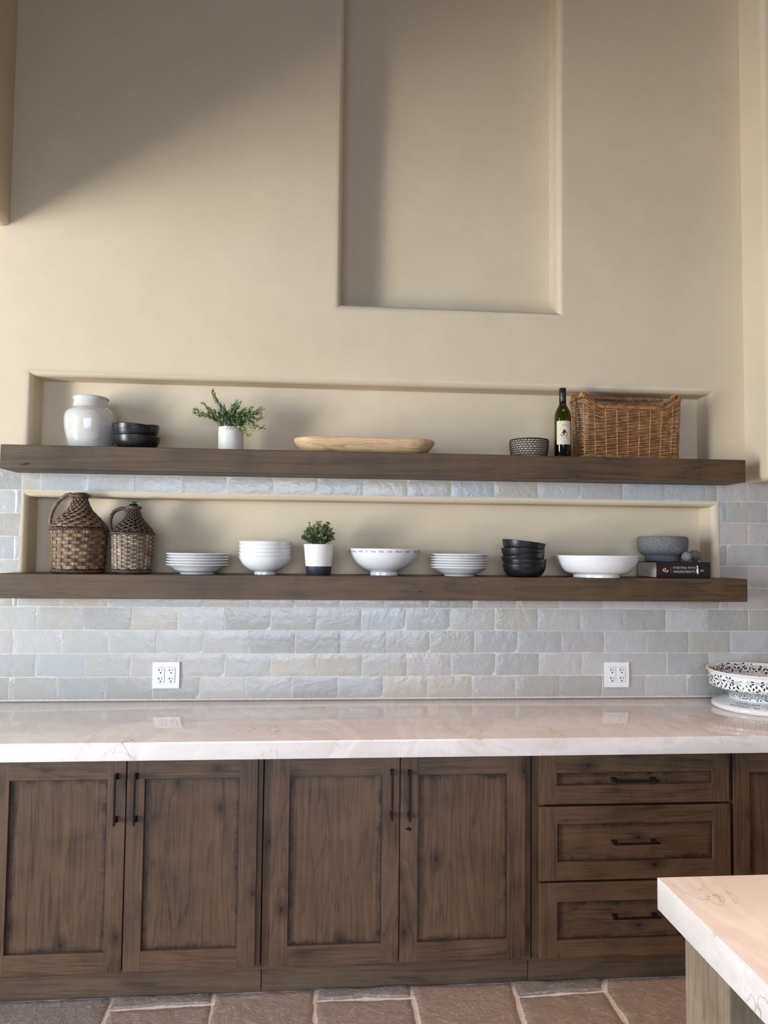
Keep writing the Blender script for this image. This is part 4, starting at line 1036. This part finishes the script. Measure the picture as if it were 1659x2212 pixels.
# footed bowl on the counter
fc = thing('footed_bowl', (3.318, -.240, .9143), 'black and white floral footed bowl on the countertop at the right edge', 'bowl')
RW = .226
outp = [(.130, .038), (.132, .046)]+sp([(.134, .051), (.150, .068), (.185, .083), (.213, .092), (.2175, .105), (.2175, .143), (.219, .153)], 4)+[(.2225, .159), (RW, .161)]
m_ = MB(); m_.lathe([(0, .036)]+outp+[(.2275, .164), (RW, .167), (.222, .166), (.213, .151), (.211, .110), (.196, .093), (.15, .077), (0, .065)], 120); m_.build('bowl', [M_ENAM], fc, smooth=50)
colp = [(.132, .0425), (.150, .0395), (.200, .0215)]
m_ = MB(); m_.lathe([(0, .030), (.131, .030)]+colp+sp([(.2035, .019), (.206, .012), (.204, .003), (.200, .0002)], 4)+[(0, .0002)], 120); fbase = m_.build('foot', [M_ENAM], fc, smooth=50)
m_ = MB(); r4 = random.Random(5)
def spath(prof):
    out = [(0, prof[0])]; 
    for a, b in zip(prof, prof[1:]): out.append((out[-1][0]+math.hypot(b[0]-a[0], b[1]-a[1]), b))
    return out
def patterned(prof, sgn, seed):
    """leaf and rose print laid on a surface of revolution"""
    sp_ = spath(prof); tot = sp_[-1][0]; rr = random.Random(seed); Rm = sum(p[0] for p in prof)/len(prof)
    def at(u_, s_):
        s_ = max(0, min(tot, s_))
        for (sa, a), (sb, b) in zip(sp_, sp_[1:]):
            if sa <= s_ <= sb:
                k = (s_-sa)/max(1e-9, sb-sa); R_ = a[0]+(b[0]-a[0])*k; z_ = a[1]+(b[1]-a[1])*k
                n_ = Vector((b[1]-a[1], -(b[0]-a[0]))).normalized()*sgn*.0006; R_ += n_.x; z_ += n_.y
                an = u_/Rm; return (R_*math.cos(an), R_*math.sin(an), z_)
    per = 2*PI*Rm; cell = .036; nu = int(per/cell); nv = max(1, round(tot/cell))
    def put_leaf(u_, s_, an, L, W):
        base = []; n_ = 5
        for k in range(n_+1): t = k/n_; base.append((L*(t-.5), W*math.sin(PI*t)/2))
        for k in range(n_-1, 0, -1): t = k/n_; base.append((L*(t-.5), -W*math.sin(PI*t)/2))
        P = [(u_+x*math.cos(an)-y_*math.sin(an), s_+x*math.sin(an)+y_*math.cos(an)) for x, y_ in base]
        if any(p[1] < 0 or p[1] > tot for p in P): return
        m_.add([at(*p) for p in P], [tuple(range(len(P)))], 0)
    for i in range(nu):
        for j in range(nv):
            u_ = (i+.5*(j % 2)+rr.uniform(-.12, .12))*per/nu; s_ = (j+.5+rr.uniform(-.12, .12))*tot/nv
            q = rr.uniform(.0070, .0085)
            if q < s_ < tot-q:
                for ra, rb in ((q, q*.72), (q*.5, q*.25)):
                    K = 9; A = [at(u_+ra*(1+.12*math.cos(4*2*PI*k/K))*math.cos(2*PI*k/K), s_+ra*math.sin(2*PI*k/K)) for k in range(K)]; B = [at(u_+rb*math.cos(2*PI*k/K), s_+rb*math.sin(2*PI*k/K)) for k in range(K)]
                    m_.add(A+B, [(k, (k+1) % K, K+(k+1) % K, K+k) for k in range(K)], 1)
            a0_ = rr.uniform(0, PI)
            for k in range(6):
                an = a0_+k*2*PI/6+rr.uniform(-.2, .2); put_leaf(u_+.0165*math.cos(an), s_+.0165*math.sin(an), an+rr.uniform(-.5, .5), .0150, .0068)
patterned(outp[1:-2], 1, 4); patterned([(.211, .112), (.213, .151), (.222, .1655)], -1, 8); patterned([(.05, .0680), (.15, .0775), (.196, .0935), (.210, .109)], -1, 9)
m_.build('floral_print', [M_LEAFPR, M_ROSEPR], fc)
m_ = MB()
def collar(x, y_, a0):   # y_: up the slope toward the stem
    k = (y_+.020)/.0531; R_ = .200-.050*k; z_ = .0215+.018*k+.0008; an = a0+x/.178; return (R_*math.cos(an), R_*math.sin(an), z_)
for a0 in (-PI/2+.10, -PI/2-.92):
    m_ = MB()
    for tx, sz, yy in (("L'EXCELLENT", .0200, .020), ('FROMENT BOUGNO', .0085, .0065), ('MONTAUBAN - T&G.', .0185, -.0065)):
        vs, fs = text_mesh(tx, sz, 1.05); wmax = min(1, .125/max(v_.x*2 for v_ in vs))
        m_.add([collar(v_.x*wmax, yy+v_.y*.85, a0) for v_ in vs], fs)
    m_.build('foot_lettering', [M_INK], fbase)
m_ = MB()
for q, w_ in ((.0215, .0008),):
    K = 36; am = -PI/2-.41; A = [collar(q*1.0*math.cos(2*PI*k/K), .006+q*.95*math.sin(2*PI*k/K), am) for k in range(K)]; B = [collar((q-w_)*math.cos(2*PI*k/K), .006+(q-w_)*.95*math.sin(2*PI*k/K), am) for k in range(K)]
    m_.add(A+B, [(k, (k+1) % K, K+(k+1) % K, K+k) for k in range(K)])
for lim in ([(-.012, -.010), (-.004, -.004), (.001, .002), (.006, .008), (.012, .011)], [(.001, .002), (.007, -.003), (.013, -.009)], [(.001, .003), (-.006, .006), (-.011, .003)], [(-.004, -.004), (-.003, -.012)]):
    for (x0_, y0_), (x1_, y1_) in zip(lim, lim[1:]):
        d2 = Vector((x1_-x0_, y1_-y0_)).normalized(); n2 = Vector((-d2.y, d2.x))*.0005
        m_.add([collar(x0_-n2.x, y0_+.006-n2.y, am), collar(x1_-n2.x, y1_+.006-n2.y, am), collar(x1_+n2.x, y1_+.006+n2.y, am), collar(x0_+n2.x, y0_+.006+n2.y, am)], [(0, 1, 2, 3)])
m_.build('foot_emblem', [M_INKG], fbase)
